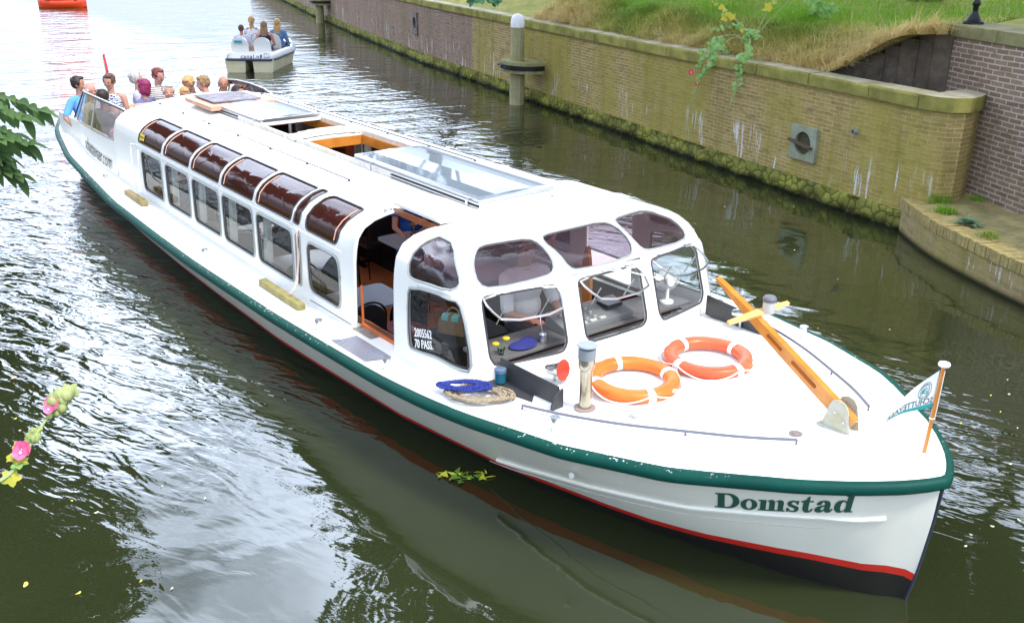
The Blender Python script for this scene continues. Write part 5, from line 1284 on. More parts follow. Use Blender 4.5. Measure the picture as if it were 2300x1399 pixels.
for k in range(3):
    a = 2*PI*k/3; q = MB(); q.add([(-.04,.015*math.cos(a+t),.20+.015*math.sin(a+t)) for t in (-.6,.6)]+[(-.03,.095*math.cos(a+.5),.20+.095*math.sin(a+.5)),(-.052,.09*math.cos(a-.35),.20+.09*math.sin(a-.35))], [(0,1,2,3)]); q.build('blade', mat('blade white',(.7,.72,.74),.3), fan)
fv = thing('flower_vase','small glass vase with two yellow gerberas behind the left front window','vase',(-2.82,-.90,.815))
q = MB(); q.lathe([(.020,0),(.024,.03),(.030,.055),(.028,.055),(.0,.01)], n=14); q.build('vase', glass('vase glass',(.85,.9,.88),1.45), fv, smooth=True)
M_gy = mat('gerbera yellow',(.85,.55,.02),.5)
for dx_, dy_, h in ((.02,.03,.13),(.0,-.05,.10)):
    q = MB(); q.tube([(0,0,.01),(dx_*.5,dy_*.5,h*.6),(dx_,dy_,h)], .003, 5); st_ = q.build('stem', mat('green stem',(.15,.35,.05),.5), fv)
    q = MB(); q.ell((dx_,dy_,h),(.028,.028,.011),12,5); q.build('bloom', M_gy, fv, smooth=True)
q = MB(); q.ell((-2.84,-.68,.83),(.09,.13,.012),14,6); q.ell((-2.88,-.60,.835),(.06,.07,.016)); o = soft(q,'blue_cloth',cloth('indigo',(.03,.035,.22)),'folded indigo cloth on the dashboard behind the left front window','cloth',.008)
q = MB(); q.lathe([(.035,0),(.035,.02),(.025,.04),(.03,.06),(.02,.075),(0,.078)],(-2.83,-.50,.815),16); q.tube([(-2.83,-.50,.88),(-2.84,-.52,.98),(-2.86,-.50,1.02)], .004, 5); o = q.build('chrome_fitting', M_alu, smooth=True); tag(o,'small chrome fitting with a thin stalk on the dashboard','fitting')

# ================================================================ loose things on deck
def lifebuoy(x, y, colr, label, a0, droop=0):
    z = deck_z(x,y)+.046; t = thing('lifebuoy', label, 'lifebuoy', (x,y,z), a0, 'lifebuoys lying on the foredeck')
    R_, r = .270, .054; q = MB(); V = []; n, m_ = 64, 16
    for i in range(n):
        a = 2*PI*i/n
        for k in range(m_):
            b_ = 2*PI*k/m_; rr = r*(abs(math.cos(b_))**4+abs(math.sin(b_)*1.0)**4)**-.25*.93; rr = min(rr, r*1.06)
            # hand notches moulded into the rim
            nk = sum(math.exp(-(((a-c_+PI)%(2*PI)-PI)/.09)**2) for c_ in (.55,.95,3.7,4.1)) if math.cos(b_) > .3 and math.sin(b_) > -.5 else 0
            rr *= 1-.14*min(1,nk)
            V.append(((R_+rr*math.cos(b_))*math.cos(a),(R_+rr*math.cos(b_))*math.sin(a),rr*.80*math.sin(b_)))
    q.add(V, [(i*m_+k,((i+1)%n)*m_+k,((i+1)%n)*m_+(k+1)%m_,i*m_+(k+1)%m_) for i in range(n) for k in range(m_)]); q.build('ring', colr, t, smooth=True, auto=70)
    for c_ in (.15,1.72,3.29,4.86):
        q = MB(); q.grid(lambda a, b_: ((R_+(r*1.03)*math.cos(b_)*.99)*math.cos(a),(R_+(r*1.03)*math.cos(b_)*.99)*math.sin(a),(r*1.03)*.82*math.sin(b_)), [c_-.085,c_-.04,c_,c_+.04,c_+.085], [2*PI*k/20 for k in range(21)]); q.build('white_band', mat('reflective white band',(.80,.80,.79),.4), t, smooth=True, solid=.003)
    q = MB(); P = []
    for k in range(96):
        a = 2*PI*k/96; f = ((a-.15)%(PI/2*1.0))/(PI/2); sag = math.sin(PI*f); P.append(((R_+.050+.014*sag)*math.cos(a),(R_+.050+.014*sag)*math.sin(a),.025-.055*sag+ (.0)))
    q.tube(P, .0055, 6, close=True); q.build('grab_line', mat('white cord',(.78,.77,.74),.7), t, smooth=True)
    q = MB()
    for a in (.75, 3.9): q.ell(((R_+.05)*math.cos(a),(R_+.05)*math.sin(a),.01),(.02,.02,.012),10,6); q.ell(((R_+.055)*math.cos(a+.09),(R_+.055)*math.sin(a+.09),.0),(.013,.013,.012),10,6)
    q.build('toggle', mat('white toggle',(.8,.8,.78),.5), t, smooth=True); return t
lifebuoy(-1.90,-.46, mat('orange buoy',(.80,.175,.013),.45,coat=.1,col2=(.70,.14,.012),vs=3),'bright orange lifebuoy with white bands, the nearer one behind the chimney',-.5)
lifebuoy(-1.83,.22, mat('red orange buoy',(.78,.12,.035),.42,coat=.1,col2=(.70,.10,.03),vs=3),'reddish lifebuoy with white bands, the farther one on the foredeck',-.2)
def ropecoil(name, c, rx, ry, n, r, m, label, seed, rot):
    r_ = random.Random(seed); q = MB(); P = []; a = 0; N_ = n*22
    for k in range(N_):
        a = 2*PI*k/22; lap = k/22; f = 1-.28*math.sin(lap*2.3+seed)*.6-.12*lap/n; w1 = .10*math.sin(lap*3.1+seed)
        x = rx*f*math.cos(a)+w1*rx+.012*math.sin(a*3+lap); y = ry*f*math.sin(a)+.25*ry*math.sin(lap*1.9+1)+.006*math.sin(a*4+lap*2)
        X = c[0]+x*math.cos(rot)-y*math.sin(rot); Y = c[1]+x*math.sin(rot)+y*math.cos(rot); P.append((X,Y,deck_z(X,Y)+r*1.1+r*1.4*(lap%3)*.55+.5*r*abs(math.sin(a*2+lap))))
    # three twisted strands
    P = [Vector(p) for p in chaikin(P,1,close=False)]
    for s_ in range(3):
        Q = []; d_ = 0
        for i, p in enumerate(P):
            t_ = (P[min(i+1,len(P)-1)]-P[max(i-1,0)]).normalized(); u = t_.cross(Vector((0,0,1))).normalized(); w = t_.cross(u)
            if i: d_ += (p-P[i-1]).length
            ph = d_*130+s_*2*PI/3; Q.append(p+(u*math.cos(ph)+w*math.sin(ph))*r*.45)
        q.tube(Q, r*.62, 5)
    o = q.build(name, m, smooth=True); tag(o, label, 'rope', 'ropes coiled on the side deck'); return o
ropecoil('coiled_rope',(-2.49,-1.335),.215,.115,7,.012,mat('old beige rope',(.40,.32,.22),.9,col2=(.20,.16,.10),vs=45),'old beige rope coiled on the deck under the blue one',4,.55)
b_ = ropecoil('coiled_rope',(-2.63,-1.365),.175,.078,6,.0115,mat('blue rope',(.025,.045,.30),.85,col2=(.010,.018,.14),vs=45),'blue rope coiled on top of the beige one on the side deck',2,.60); b_.location.z = .034
def fender(x0, x1, y, label, m, ropem, pts_):
    t = thing('timber_fender', label, 'fender', ((x0+x1)/2,y,deck_z((x0+x1)/2,y)), 0, 'timber fenders lying on the side deck'); z = deck_z((x0+x1)/2,y)
    q = MB(); q.box(((x0+x1)/2,y,z+.033),(x1-x0,.075,.062)); q.build('timber', m, t, bevel=.006)
    q = MB(); P = chaikin(pts_,2,close=False); q.tube(P, .0085, 6); q.tube([(p[0]+.012*math.sin(i*.9),p[1]+.004,p[2]+.0) for i, p in enumerate(P)], .007, 6); q.build('rope', ropem, t, smooth=True); frame_of(t)
M_ft = mat('weathered fender timber',(.33,.25,.12),.8,col2=(.20,.17,.06),vs=7,bump=.4)
fender(-9.80,-9.12,-1.46,'short timber fender on the aft side deck held by a white rope',M_ft,mat('white rope',(.72,.71,.68),.8),[(-9.32,-1.44,.76),(-9.30,-1.45,.77),(-9.42,-1.40,.80),(-9.55,-1.36,.84),(-9.62,-1.33,.95),(-9.66,-1.31,1.15),(-9.68,-1.30,1.17)])
fender(-5.80,-4.98,-1.455,'longer mossy timber fender near the door held by a pinkish rope',mat('mossy fender timber',(.34,.28,.11),.8,col2=(.17,.17,.05),vs=8,bump=.4),mat('pinkish rope',(.72,.50,.42),.8),[(-5.20,-1.46,.70),(-5.16,-1.43,.73),(-5.24,-1.36,.80),(-5.30,-1.31,.90),(-5.33,-1.29,1.05),(-5.34,-1.285,1.20),(-5.35,-1.28,1.22)])
# bow flagstaff with pennant
SX, SY, SZ = -.095,.13,.885
fs = thing('bow_flagstaff','varnished wooden flagstaff with white button top at the very tip of the bow','flagstaff',(SX,SY,SZ))
top_ = Vector((.012,.02,.57))
q = MB(); q.tube([(0,0,-.02),tuple(top_*.5),tuple(top_)], [.012,.011,.0105], 12); q.build('staff', M_orange_wood, fs, smooth=True)
q = MB(); q.lathe([(.012,-.008),(.030,-.004),(.034,.006),(.030,.016),(.012,.022),(0,.023)], tuple(top_), 18); q.build('button', mat('button white',(.80,.79,.76),.35), fs, smooth=True)
q = MB(); q.tube([tuple(top_*.95+Vector((.014,-.004,0))),tuple(top_*.5+Vector((.018,-.004,0))),tuple(top_*.42+Vector((.014,0,0)))], .0025, 5); q.tube([(top_*.42)+Vector((.014*math.cos(a),.014*math.sin(a),0)) for a in [k*PI/5 for k in range(10)]], .004, 5, close=True); q.build('halyard', mat('white cord',(.78,.77,.74),.7), fs)
pen = thing('pennant','white company pennant with a round green emblem, hanging from the bow flagstaff','flag',(SX,SY,SZ+.38))
hoist = lambda v: Vector((SX,SY,SZ))+top_*(.74+.40*v)   # v -.5 .. .5 -> 
tip = Vector((SX-.235,SY-.155,SZ+.115))
def FL(u, v, off=0):
    h = hoist(0)+Vector((-.012,-.004,0)); c_ = h.lerp(tip, u); c_.z += .035*math.sin(PI*u); wv = .016*math.sin(u*7+1+v*1.5)*(.3+u)
    n = Vector((.55,-.83,0)); return c_+Vector((0,0,1))*(v*.235*(1-u*.97))+n*(wv+off)
q = MB(); q.grid(lambda u, v: FL(u, v), [k/20 for k in range(21)], [-.5,-.3,-.1,.1,.3,.5]); q.build('cloth', mat('pennant white',(.80,.81,.80),.8), pen, smooth=True, solid=.001)
M_teal = mat('pennant teal',(.02,.30,.28),.7); M_pink_ink = mat('pennant ink',(.04,.09,.10),.7)
q = MB(); q.grid(lambda u, v: FL(u, v, .0018), [k/24*.93 for k in range(25)], [-.5,-.43,-.37]); q.build('teal_edge', M_teal, pen)
V, F = text_mesh('SCHUTTEVAER', .075, .0008, .0008, 0, 2); V, F = subdiv(V, F, 1); w_ = max(v[0] for v in V)
def ptxt(u0, u1, v0, k): return lambda a, b_, c: FL(u0+(u1-u0)*(a/w_), v0+b_*k/(1-.9*(u0+(u1-u0)*(a/w_))), .002+c)
fn = ptxt(.03,.82,-.345,3.0); MB().add([fn(*v) for v in V], F).build('name_text', M_pink_ink, pen)
q = MB()
for r in (.30,.20): q.tube([FL(.20+r*.36*math.cos(a), .10+r*.9*math.sin(a), .002) for a in [2*PI*k/36 for k in range(36)]], .0011, 4, close=True)
q.build('emblem_ring', M_pink_ink, pen)
for word, a0, a1 in (('UTRECHT',150,30),('REDERIJ',210,330)):
    V, F = text_mesh(word, .05, .0006, .0006, 0, 2); ww = max(v[0] for v in V); q = MB()
    def rt_(x, y):
        a = math.radians(a0+(a1-a0)*x/ww); sg = 1 if a0 < 180 else -1; r = .225+sg*y*1.15 if sg > 0 else .275-y*1.15; return (.20+r*.36*math.cos(a), .10+r*.9*math.sin(a))
    q.add([FL(*rt_(v[0],v[1]), .002+v[2]) for v in V], F); q.build('emblem_text', M_pink_ink, pen)
q = MB()
for k in range(3): q.tube([FL(.20+t*.05, .10+.06*(k-1)+.03*math.sin(t*3+k), .002) for t in np.linspace(-1,1,8)], .0028, 4)
q.build('emblem_waves', M_teal, pen); frame_of(pen)
# stern ensign
en = thing('stern_flag','limp red white and blue ensign on a staff at the stern, behind the passengers','flag',(-15.15,-.05,.78))
q = MB(); q.tube([(0,0,0),(-.12,0,.95)], .013, 8); q.build('staff', M_whitecap, en)
for nm, m, z0, z1 in (('red_stripe', mat('flag red',(.55,.04,.05),.8), .60,.93),('white_stripe', mat('flag white',(.78,.78,.78),.8), .46,.60),('blue_stripe', mat('flag blue',(.03,.08,.35),.8), .30,.46)):
    q = MB(); q.grid(lambda u, z: (-.12*z/.95+.015+.05*u*(1.4-z), .02*math.sin(u*9)+.01+.05*u*(1.1-z), z-.06*u), [0,.25,.5,.75,1], list(np.linspace(z0,z1,5))); q.build(nm, m, en, smooth=True, solid=.002)
# folded signal mast
ms = thing('folding_mast','varnished orange wooden mast lying back from its grey bracket on the foredeck','mast',(-.60,0,.86))
ax0, ax1 = Vector((-.50,-.02,.945)), Vector((-1.64,.03,1.515)); axd = (ax1-ax0).normalized(); upn = Vector((-axd.z*-1,0,axd.x*-1)); upn = axd.cross(Vector((0,1,0))).normalized(); 
if upn.z < 0: upn = -upn
Ln = (ax1-ax0).length
out = [(-.02,-.045),(.10,-.048),(Ln*.45,-.042),(Ln*.75,-.030),(Ln,-.008),(Ln+.01,.010),(Ln*.75,.030),(Ln*.4,.040),(.0,.045),(-.03,.04)]
def slot(a, b_, h): return [(a+h*math.cos(t),h*math.sin(t)) for t in np.linspace(PI/2,3*PI/2,8)]+[(b_+h*math.cos(t),h*math.sin(t)) for t in np.linspace(-PI/2,PI/2,8)]
V, F = plate([out, slot(.30,.50,.016), slot(.62,.74,.014)], .048)
q = MB().add([ax0+axd*v[0]+upn*v[1]+Vector((0,1,0))*v[2] for v in V], F); q.build('beam', M_orange_wood, ms, bevel=.006)
q = MB(); cbp = ax0+axd*(Ln*.70); 
V, F = plate([[(-.30,-.010),(0,-.02),(.30,-.010),(.30,.010),(0,.02),(-.30,.010)]], .02); q.add([cbp+upn*.052+Vector((0,1,0))*v[0]+axd*v[1]*1.3+upn*v[2] for v in V], F); q.build('crossbar', mat('pale varnished spar',(.78,.42,.14),.35,coat=.4), ms, bevel=.003)
lc = cbp+upn*.10+Vector((0,.07,0))
q = MB(); q.lathe([(.038,-.05),(.040,-.04),(.040,.03),(.036,.034),(0,.034)], tuple(lc), 18); l_ = q.build('masthead_lamp', mat('lamp pale',(.50,.50,.47),.3), ms, smooth=True)
q = MB(); q.lathe([(.043,.028),(.045,.05),(.036,.062),(0,.064)], tuple(lc), 18); q.build('lamp_cap', mat('lamp cap grey',(.13,.13,.15),.5), l_, smooth=True)
M_brk = mat('grey bracket, rust streaked',(.50,.51,.46),.5,col2=(.40,.36,.22),vs=9)
for s_ in (-1,1):
    o_ = [(-.68,.845),(-.47,.845),(-.505,1.01),(-.53,1.045),(-.575,1.055),(-.615,1.04),(-.635,1.0)]; V, F = plate([chaikin(o_[2:],0)+o_[:2]], .006)
    q = MB().add([(v[0], s_*.047+v[2], v[1]+.01) for v in V], F); bk2 = q.build('bracket_plate', M_brk, ms)
    q = MB()
    for bx, bz in ((-.59,.98),(-.525,.935)): q.ell((bx, s_*.054, bz),(.010,.006,.010),8,5)
    q.build('bolt', M_alu, bk2, smooth=True)
q = MB(); q.box((-.575,0,.866),(.24,.13,.008)); q.build('base_plate', M_brk, ms)
frame_of(ms); ms.location.z += .032

# ================================================================ other boats
M_pb = mat('pedal boat white',(.78,.78,.76),.35,coat=.2,bump=.04,bs=4); M_pby = mat('yellowed hull white',(.70,.66,.46),.4,col2=(.60,.54,.32),vs=2.5)
pb = thing('pedal_boat','small white electric boat with four people heading away up the canal','small boat',(-24.85,7.05,0),math.radians(140))
def shellp(x, v):   # deck moulding half-width etc; x -1.6..1.75
    w = interp(x,[-1.62,-1.5,.4,1.1,1.55,1.78],[.60,.66,.70,.58,.36,.12]); return w
q = MB(); xs_ = [-1.62,-1.55,-1.2,-.6,0,.5,.9,1.2,1.45,1.62,1.74,1.78]; prof_ = [(1.0,.34),(1.0,.40),(.95,.48),(.88,.52)]
for s_ in (-1,1): q.grid(lambda x, k: (x, s_*shellp(x,0)*prof_[k][0], prof_[k][1]+.10*max(0,x-.6)), xs_, range(4))
q.grid(lambda y, k: (-1.62+.05*k, y, .34+.06*k), [-.60,-.3,0,.3,.60], [0,1,2,3]); q.grid(lambda x, v: (x, v*shellp(x,0)*.88, .52+.10*max(0,x-.6)+.04*(1-v*v)), [.95,1.2,1.45,1.62,1.74,1.78], [-1,-.5,0,.5,1])
q.grid(lambda x, v: (x, v*shellp(x,0)*.9, .52), [-1.47,-1.2,-1.0], [-1,-.5,0,.5,1]); q.build('deck_moulding', M_pb, pb, smooth=True)
q = MB(); q.box((-.05,0,.22),(2.2,1.15,.03)); q.box((0,.56,.36),(2.0,.03,.3)); q.box((0,-.56,.36),(2.0,.03,.3)); q.box((.95,0,.42),(.03,1.0,.24)); q.build('well', mat('well grey',(.45,.44,.42),.6), pb)
q = MB()
for s_ in (-1,1):
    q.grid(lambda x, k: (x-.02, s_*(.38+[.30,.26,.16,-.16,-.26,-.28][k]*interp(x,[-1.6,.6,1.5,1.72],[1,1,.55,.12])-(max(0,x-.8)*.28)), [.36,.10,-.12,-.12,.10,.34][k]), [-1.58,-1.56,-1,-.2,.6,1.1,1.5,1.68], range(6))
    q.add([(-1.60, s_*(.38+y), z) for y, z in ((.30,.36),(.26,.02),(.16,-.12),(-.16,-.12),(-.26,.02),(-.28,.34))], [tuple(range(6))])
q.build('twin_hull', M_pby, pb, smooth=True)
q = MB(); q.box((-1.0,0,.30),(1.1,.9,.06)); q.build('tunnel_roof', M_dark, pb)
q = MB(); P = [(x, shellp(x,0)+.012, .345+.10*max(0,x-.6)) for x in xs_]; P = P+[(x,-y,z) for x,y,z in reversed(P)]; q.tube(P, .035, 8, close=True); q.build('rub_strip', mat('dark blue grey fender strip',(.05,.06,.10),.5), pb, smooth=True)
for sx_, sy, nm in ((-1.22,.33,'l'),(-1.22,-.30,'r'),(-.2,.33,'x'),(-.2,-.30,'y')):
    V, F = plate([[(-.23,0),(.23,0),(.235,.2)]+[(.22*math.cos(a),.24+.17*math.sin(a)) for a in [PI*k/10 for k in range(11)]]+[(-.235,.2)]], .07)
    q = MB().add([(sx_-.10*(b_)+c, sy+a, .50+b_) for a,b_,c in V], F); q.build('seat_back', M_pb, pb, bevel=.02, smooth=True); q = MB(); q.box((sx_+.25,sy,.46),(.45,.42,.08)); q.build('seat', M_pb, pb, bevel=.02)
V, F = text_mesh('canal.nl', .17, .004, .002, 0, 3, 1.12); MB().add([(-1.645+v[1]*.35-.0, .22-v[0], .385+v[1]*.85+.0-v[2]) for v in V], F).build('hull_text', mat('blue grey lettering',(.08,.10,.16),.5), pb)
q = MB(); q.tube([(-1.60+a*.3,-.50+b_,.46+a) for a, b_ in ((-.05,-.07),(-.05,.07),(.05,.07),(.05,-.07))], .009, 4, close=True); q.box((-1.60,-.35,.44),(.01,.035,.09)); q.build('hull_logo', mat('blue grey lettering',(.08,.10,.16),.5), pb)
q = MB(); q.box((-1.375,.33,.80),(.012,.22,.055)); q.build('blue_sticker', mat('sticker blue',(.03,.30,.55),.5), pb); q = MB(); q.box((-1.368,.33,.75),(.012,.22,.045)); q.build('green_sticker', mat('sticker green',(.25,.55,.25),.5), pb)
q = MB(); q.box((-.95,.02,.50),(.30,.26,.30)); q.build('console_box', mat('tan leather',(.42,.26,.15),.5), pb, bevel=.02)
q = MB(); q.tube([(-.9,.02,.65),(-.8,.02,.82)], .014, 6); q.tube([(-.8+.0,.02+.11*math.cos(a),.84+.11*math.sin(a)) for a in [2*PI*k/18 for k in range(18)]], .010, 5, close=True); q.build('steering_wheel', mat('wheel grey',(.2,.2,.2),.4), pb, smooth=True)
G4 = 'people in the small white boat'
def inpb(x, y, z):
    a = math.radians(140); return (-24.85+x*math.cos(a)-y*math.sin(a), 7.05+x*math.sin(a)+y*math.cos(a), z)
person(inpb(-.90,.36,1.10),150,'boy with brown hair in a lilac shirt, left rear of the small boat',1,H_brown,'short',cloth('lilac pale',(.60,.58,.74)),C_jeans,.45,s=.88,vox=.013,group=G4)
person(inpb(.05,.34,1.24),140,'girl with a long blond ponytail in a white top, left front of the small boat',0,H_blond,'tail',cloth('white',(.75,.75,.76)),C_beige,.1,s=1.0,vox=.013,group=G4,tank=True)
person(inpb(-.95,-.30,1.20),150,'girl with loose brownish hair in a black top, right rear of the small boat',0,H_sandy,'long',cloth('black purple',(.03,.015,.06),.4),C_dark,.0,s=1.0,vox=.013,group=G4,tank=True)
person(inpb(.0,-.42,1.18),135,'girl with blond hair in a denim jacket, right front of the small boat',0,H_blond,'long',cloth('denim',(.12,.22,.42)),C_jeans,1,s=1.0,vox=.013,group=G4)
rb = thing('red_boat','orange red plastic boat cut off by the top left edge of the picture','small boat',(-50.6,7.9,0),math.radians(75))
rb.scale = (.62,.62,.62); M_rb = mat('orange red plastic',(.75,.06,.01),.4)
q = MB(); q.grid(lambda x, k: (x, [-.9,-.86,-.6,0,.6,.86,.9][k]*interp(abs(x),[0,1.0,1.5,1.75],[1,.95,.6,.1]), [.62,.25,-.05,-.15,-.05,.25,.62][k]+.12*abs(x)**3*.2), [-1.75,-1.6,-1.3,-.8,0,.8,1.3,1.6,1.75], range(7)); q.build('hull', M_rb, rb, smooth=True, solid=.03)
q = MB(); P = [(x, .9*interp(abs(x),[0,1.0,1.5,1.75],[1,.95,.6,.1]), .63+.024*abs(x)**3) for x in np.linspace(-1.75,1.75,15)]; q.tube(P+[(x,-y,z) for x,y,z in reversed(P)], .05, 8, close=True); q.build('rim', M_rb, rb, smooth=True)
for x in (-.6,.5): q = MB(); q.box((x,0,.45),(.28,1.7,.05)); q.build('thwart', M_rb, rb)
# ================================================================ vegetation
nprs = np.random.RandomState(11)
def leaf_mesh(P, Nn, size, asp=.55, fold=.15, U=None):
    """P centres (n,3), Nn normals, one pointed 6-gon leaf each -> V, F"""
    n = len(P); Nn = Nn/np.linalg.norm(Nn, axis=1)[:,None]
    a = nprs.normal(size=(n,3)) if U is None else U
    u = a-(a*Nn).sum(1)[:,None]*Nn; u /= np.linalg.norm(u,axis=1)[:,None]+1e-9; w = np.cross(Nn, u)
    s = np.asarray(size).reshape(-1,1)*np.ones((n,1))
    V = np.stack([P-u*s*.5, P-u*s*.1+w*s*asp*.5-Nn*s*fold*.5, P+u*s*.5+Nn*s*-.08, P-u*s*.1-w*s*asp*.5-Nn*s*fold*.5], 1).reshape(-1,3)
    F = np.arange(n*4).reshape(n,4)
    return V, F
def np_obj(name, V, F, mats, parent=None, mi=None, smooth=False):
    me = bpy.data.meshes.new(name); me.vertices.add(len(V)); me.vertices.foreach_set('co', np.asarray(V,'f').ravel())
    k = F.shape[1]; me.loops.add(F.size); me.loops.foreach_set('vertex_index', F.ravel().astype('i'))
    me.polygons.add(len(F)); me.polygons.foreach_set('loop_start', np.arange(0,F.size,k,dtype='i'))
    try: me.polygons.foreach_set('loop_total', np.full(len(F),k,'i'))
    except Exception: pass
    for m in (mats if isinstance(mats,(list,tuple)) else [mats]): me.materials.append(m)
    if mi is not None: me.polygons.foreach_set('material_index', np.asarray(mi,'i'))
    me.update(calc_edges=True); me.validate()
    o = bpy.data.objects.new(name, me); COL.objects.link(o)
    if parent: o.parent = parent
    return o
def leafmat(name, c, c2, vs=1.5, tl=.3):
    m = mat(name, c, .6, col2=c2, vs=vs, spec=.18); N, L = nt(m); b = N['Principled BSDF']
    if tl:
        t = N.new('ShaderNodeBsdfTranslucent'); mx = N.new('ShaderNodeMixShader'); mx.inputs['Fac'].default_value = tl
        rr = [n for n in N if n.type == 'VALTORGB'][0]; L.new(rr.outputs[0], t.inputs['Color'])
        out = N['Material Output']; L.new(b.outputs[0], mx.inputs[1]); L.new(t.outputs[0], mx.inputs[2]); L.new(mx.outputs[0], out.inputs['Surface'])
    return m
M_bark = mat('tree bark', (.11,.085,.06), .95, var=.5, vs=6, bump=.8, bs=12)
M_crown = leafmat('tree foliage', (.040,.062,.014), (.020,.036,.008), .6, .1)
def tree(x, y, z0, h, rad, label, seed, n=22000, lean=(0,0), leaf=.27, cz=.62, cr=.40):
    t = thing('canal_tree', label, 'tree', (x,y,z0), 0, 'trees standing along the canal'); rs = np.random.RandomState(seed); r_ = random.Random(seed)
    q = MB(); top = Vector((lean[0], lean[1], h*.8)); q.tube([Vector((0,0,-.3)), top*.25, top*.55+Vector((.2,0,0)), top], [.34,.26,.19,.06], 9)
    cc = Vector((lean[0], lean[1], h*cz)); cl = []
    for k in range(13):
        a = k*2.4; e = r_.uniform(-.5,.9); rr = r_.uniform(.55,1)
        c_ = cc+Vector((math.cos(a)*math.cos(e)*rad*rr*.72, math.sin(a)*math.cos(e)*rad*rr*.72, math.sin(e)*h*cr*rr*.8)); cl.append((c_, r_.uniform(.30,.48)*rad))
        st = top*r_.uniform(.35,.75); q.tube([st, st.lerp(c_,.5)+Vector((0,0,.3)), c_], [.10,.06,.02], 6)
    q.build('trunk', M_bark, t, smooth=True)
    P = []
    for k in range(n//90):
        c_, r = cl[rs.randint(len(cl))]; d = rs.normal(size=3); d /= np.linalg.norm(d); s_ = np.array(c_)+d*r*rs.uniform(.45,1.0)*np.array([1,1,.8])
        P.append(s_+rs.normal(size=(90,3))*r*.20*np.array([1,1,.7]))
    P = np.concatenate(P); Nn = rs.normal(size=P.shape)+np.array([0,0,.8])
    V, F = leaf_mesh(P, Nn, rs.uniform(.7,1.3,len(P))*leaf)
    np_obj('crown', V, F, M_crown, t); return t
tree(-27,15.4,2.6,17,5.2,'tall leafy tree on the grassy bank, farthest down the canal',1,lean=(0,-2.8))
tree(-18.5,14.2,2.6,18,5.5,'tall leafy tree on the grassy bank, second from the far end',2,lean=(-.5,-3.7))
tree(-11,13.6,2.6,18,5.0,'tall leafy tree on the grassy bank, behind the hanging hollyhocks',3,lean=(-.4,-2.3),cz=.54,cr=.45)
tree(-4.5,13.8,2.6,19,4.8,'tall leafy tree on the grassy bank, behind the street lamp',4,lean=(0,-1.9),cz=.50,cr=.46)
tree(2.5,12.8,2.6,16,4.2,'tall leafy tree on the bank beyond the abutment wall',5,cz=.5,cr=.45)
tree(-14.5,-8.9,1.2,14.5,4.1,'leafy tree on the opposite bank leaning out over the water, left of the boat stern',6,lean=(-.5,4.4),cz=.57,cr=.42)
tree(-7.5,-10.2,1.2,12.5,3.2,'leafy tree on the opposite bank leaning over the canal, level with the cabin',8,lean=(.3,2.9),cz=.72,cr=.30,n=12000)
tree(-20.5,-8.0,1.2,13.5,3.7,'leafy tree on the opposite bank, farthest away on the left',9,lean=(0,3.8),cz=.58,cr=.42)

tree(-2.4,11.9,2.6,13,4.0,'unseen low crowned tree added behind the abutment wall to darken the water reflection',15,lean=(-.3,-.9),cz=.5,cr=.45,n=26000)  # out of view, added to close a bright gap between the mirrored crowns
tree(-7.8,12.6,2.6,14,3.8,'unseen low crowned tree added behind the timber boards to darken the water reflection',16,lean=(0,-1.2),cz=.5,cr=.42)  # also unseen, fills in the dark reflection off the bow
tree(-31.5,-5.6,1.2,13,4.0,'unseen tree added on the opposite bank, farthest off beyond the stern, to darken the water reflection',12,lean=(0,4.0),cz=.66,cr=.34)  # added out of view to narrow the sky gap mirrored in the water
# ---- grass on the bank
def fbm(x, y, s):
    return (math.sin(x*s+1.3*math.sin(y*s*.7))+math.sin(y*s*1.3+2+math.sin(x*s*.9))+.6*math.sin((x+y)*s*2.1+1))/2.6
def blades(n, region, hrange, w, droop=.5, dirb=None):
    V = np.zeros((n,6,3)); mi = np.zeros(n,'i')
    for i in range(n):
        rg = region(); x, d = rg[:2]; y = wall_y(min(x,-4.35))+.30+d; z = bank_z(x, y)-.01
        hh = rnd.uniform(*hrange); a = rnd.uniform(0,2*PI) if len(rg) < 3 else rg[2]+rnd.gauss(0,.35); hh *= 1 if len(rg) < 4 else rg[3]
        bx, by = math.cos(a), math.sin(a)
        if dirb: bx += dirb[0]; by += dirb[1]
        g = fbm(x, d, 1.1)+rnd.gauss(0,.35)
        dry = 1.15-d*.62 + 1.1*smooth(-8.6,-6.6,x)*(1-.25*d) + .9*smooth(-13.2,-14.5,x)*(1-.5*d)
        v = g+dry
        mi[i] = 0 if v < .25 else 1 if v < .75 else 2 if v < 1.5 else 3
        dr = droop*rnd.uniform(.3,1.4); px, py = -by, bx; l = math.hypot(px,py) or 1; px, py = px/l*w, py/l*w
        for k, (t, ww) in enumerate(((0,1),(.55,.8),(1,.12))):
            cx2, cy2, cz2 = x+bx*dr*hh*t*t, y+by*dr*hh*t*t, z+hh*(t-.45*dr*t*t)
            V[i,k*2] = (cx2-px*ww, cy2-py*ww, cz2); V[i,k*2+1] = (cx2+px*ww, cy2+py*ww, cz2)
    b0 = np.arange(n)[:,None]*6
    F = np.concatenate([b0+np.array([0,1,3,2]), b0+np.array([2,3,5,4])], 0)
    return V.reshape(-1,3), F, np.concatenate([mi,mi])
GM = [leafmat('grass bright green', (.24,.46,.035), (.17,.34,.02), 2, .35), leafmat('grass olive', (.30,.38,.07), (.20,.28,.04), 2, .35), leafmat('grass straw green', (.60,.55,.16), (.42,.42,.09), 3, .3), leafmat('grass dry straw', (.82,.68,.34), (.56,.43,.18), 3, .3)]
def reg1():
    x = rnd.uniform(-16,-4.7); return x, abs(rnd.gauss(0,1))*1.3 if rnd.random() < .6 else rnd.uniform(0,6)
V1, F1, m1 = blades(52000, reg1, (.09,.25), .0048, .9)
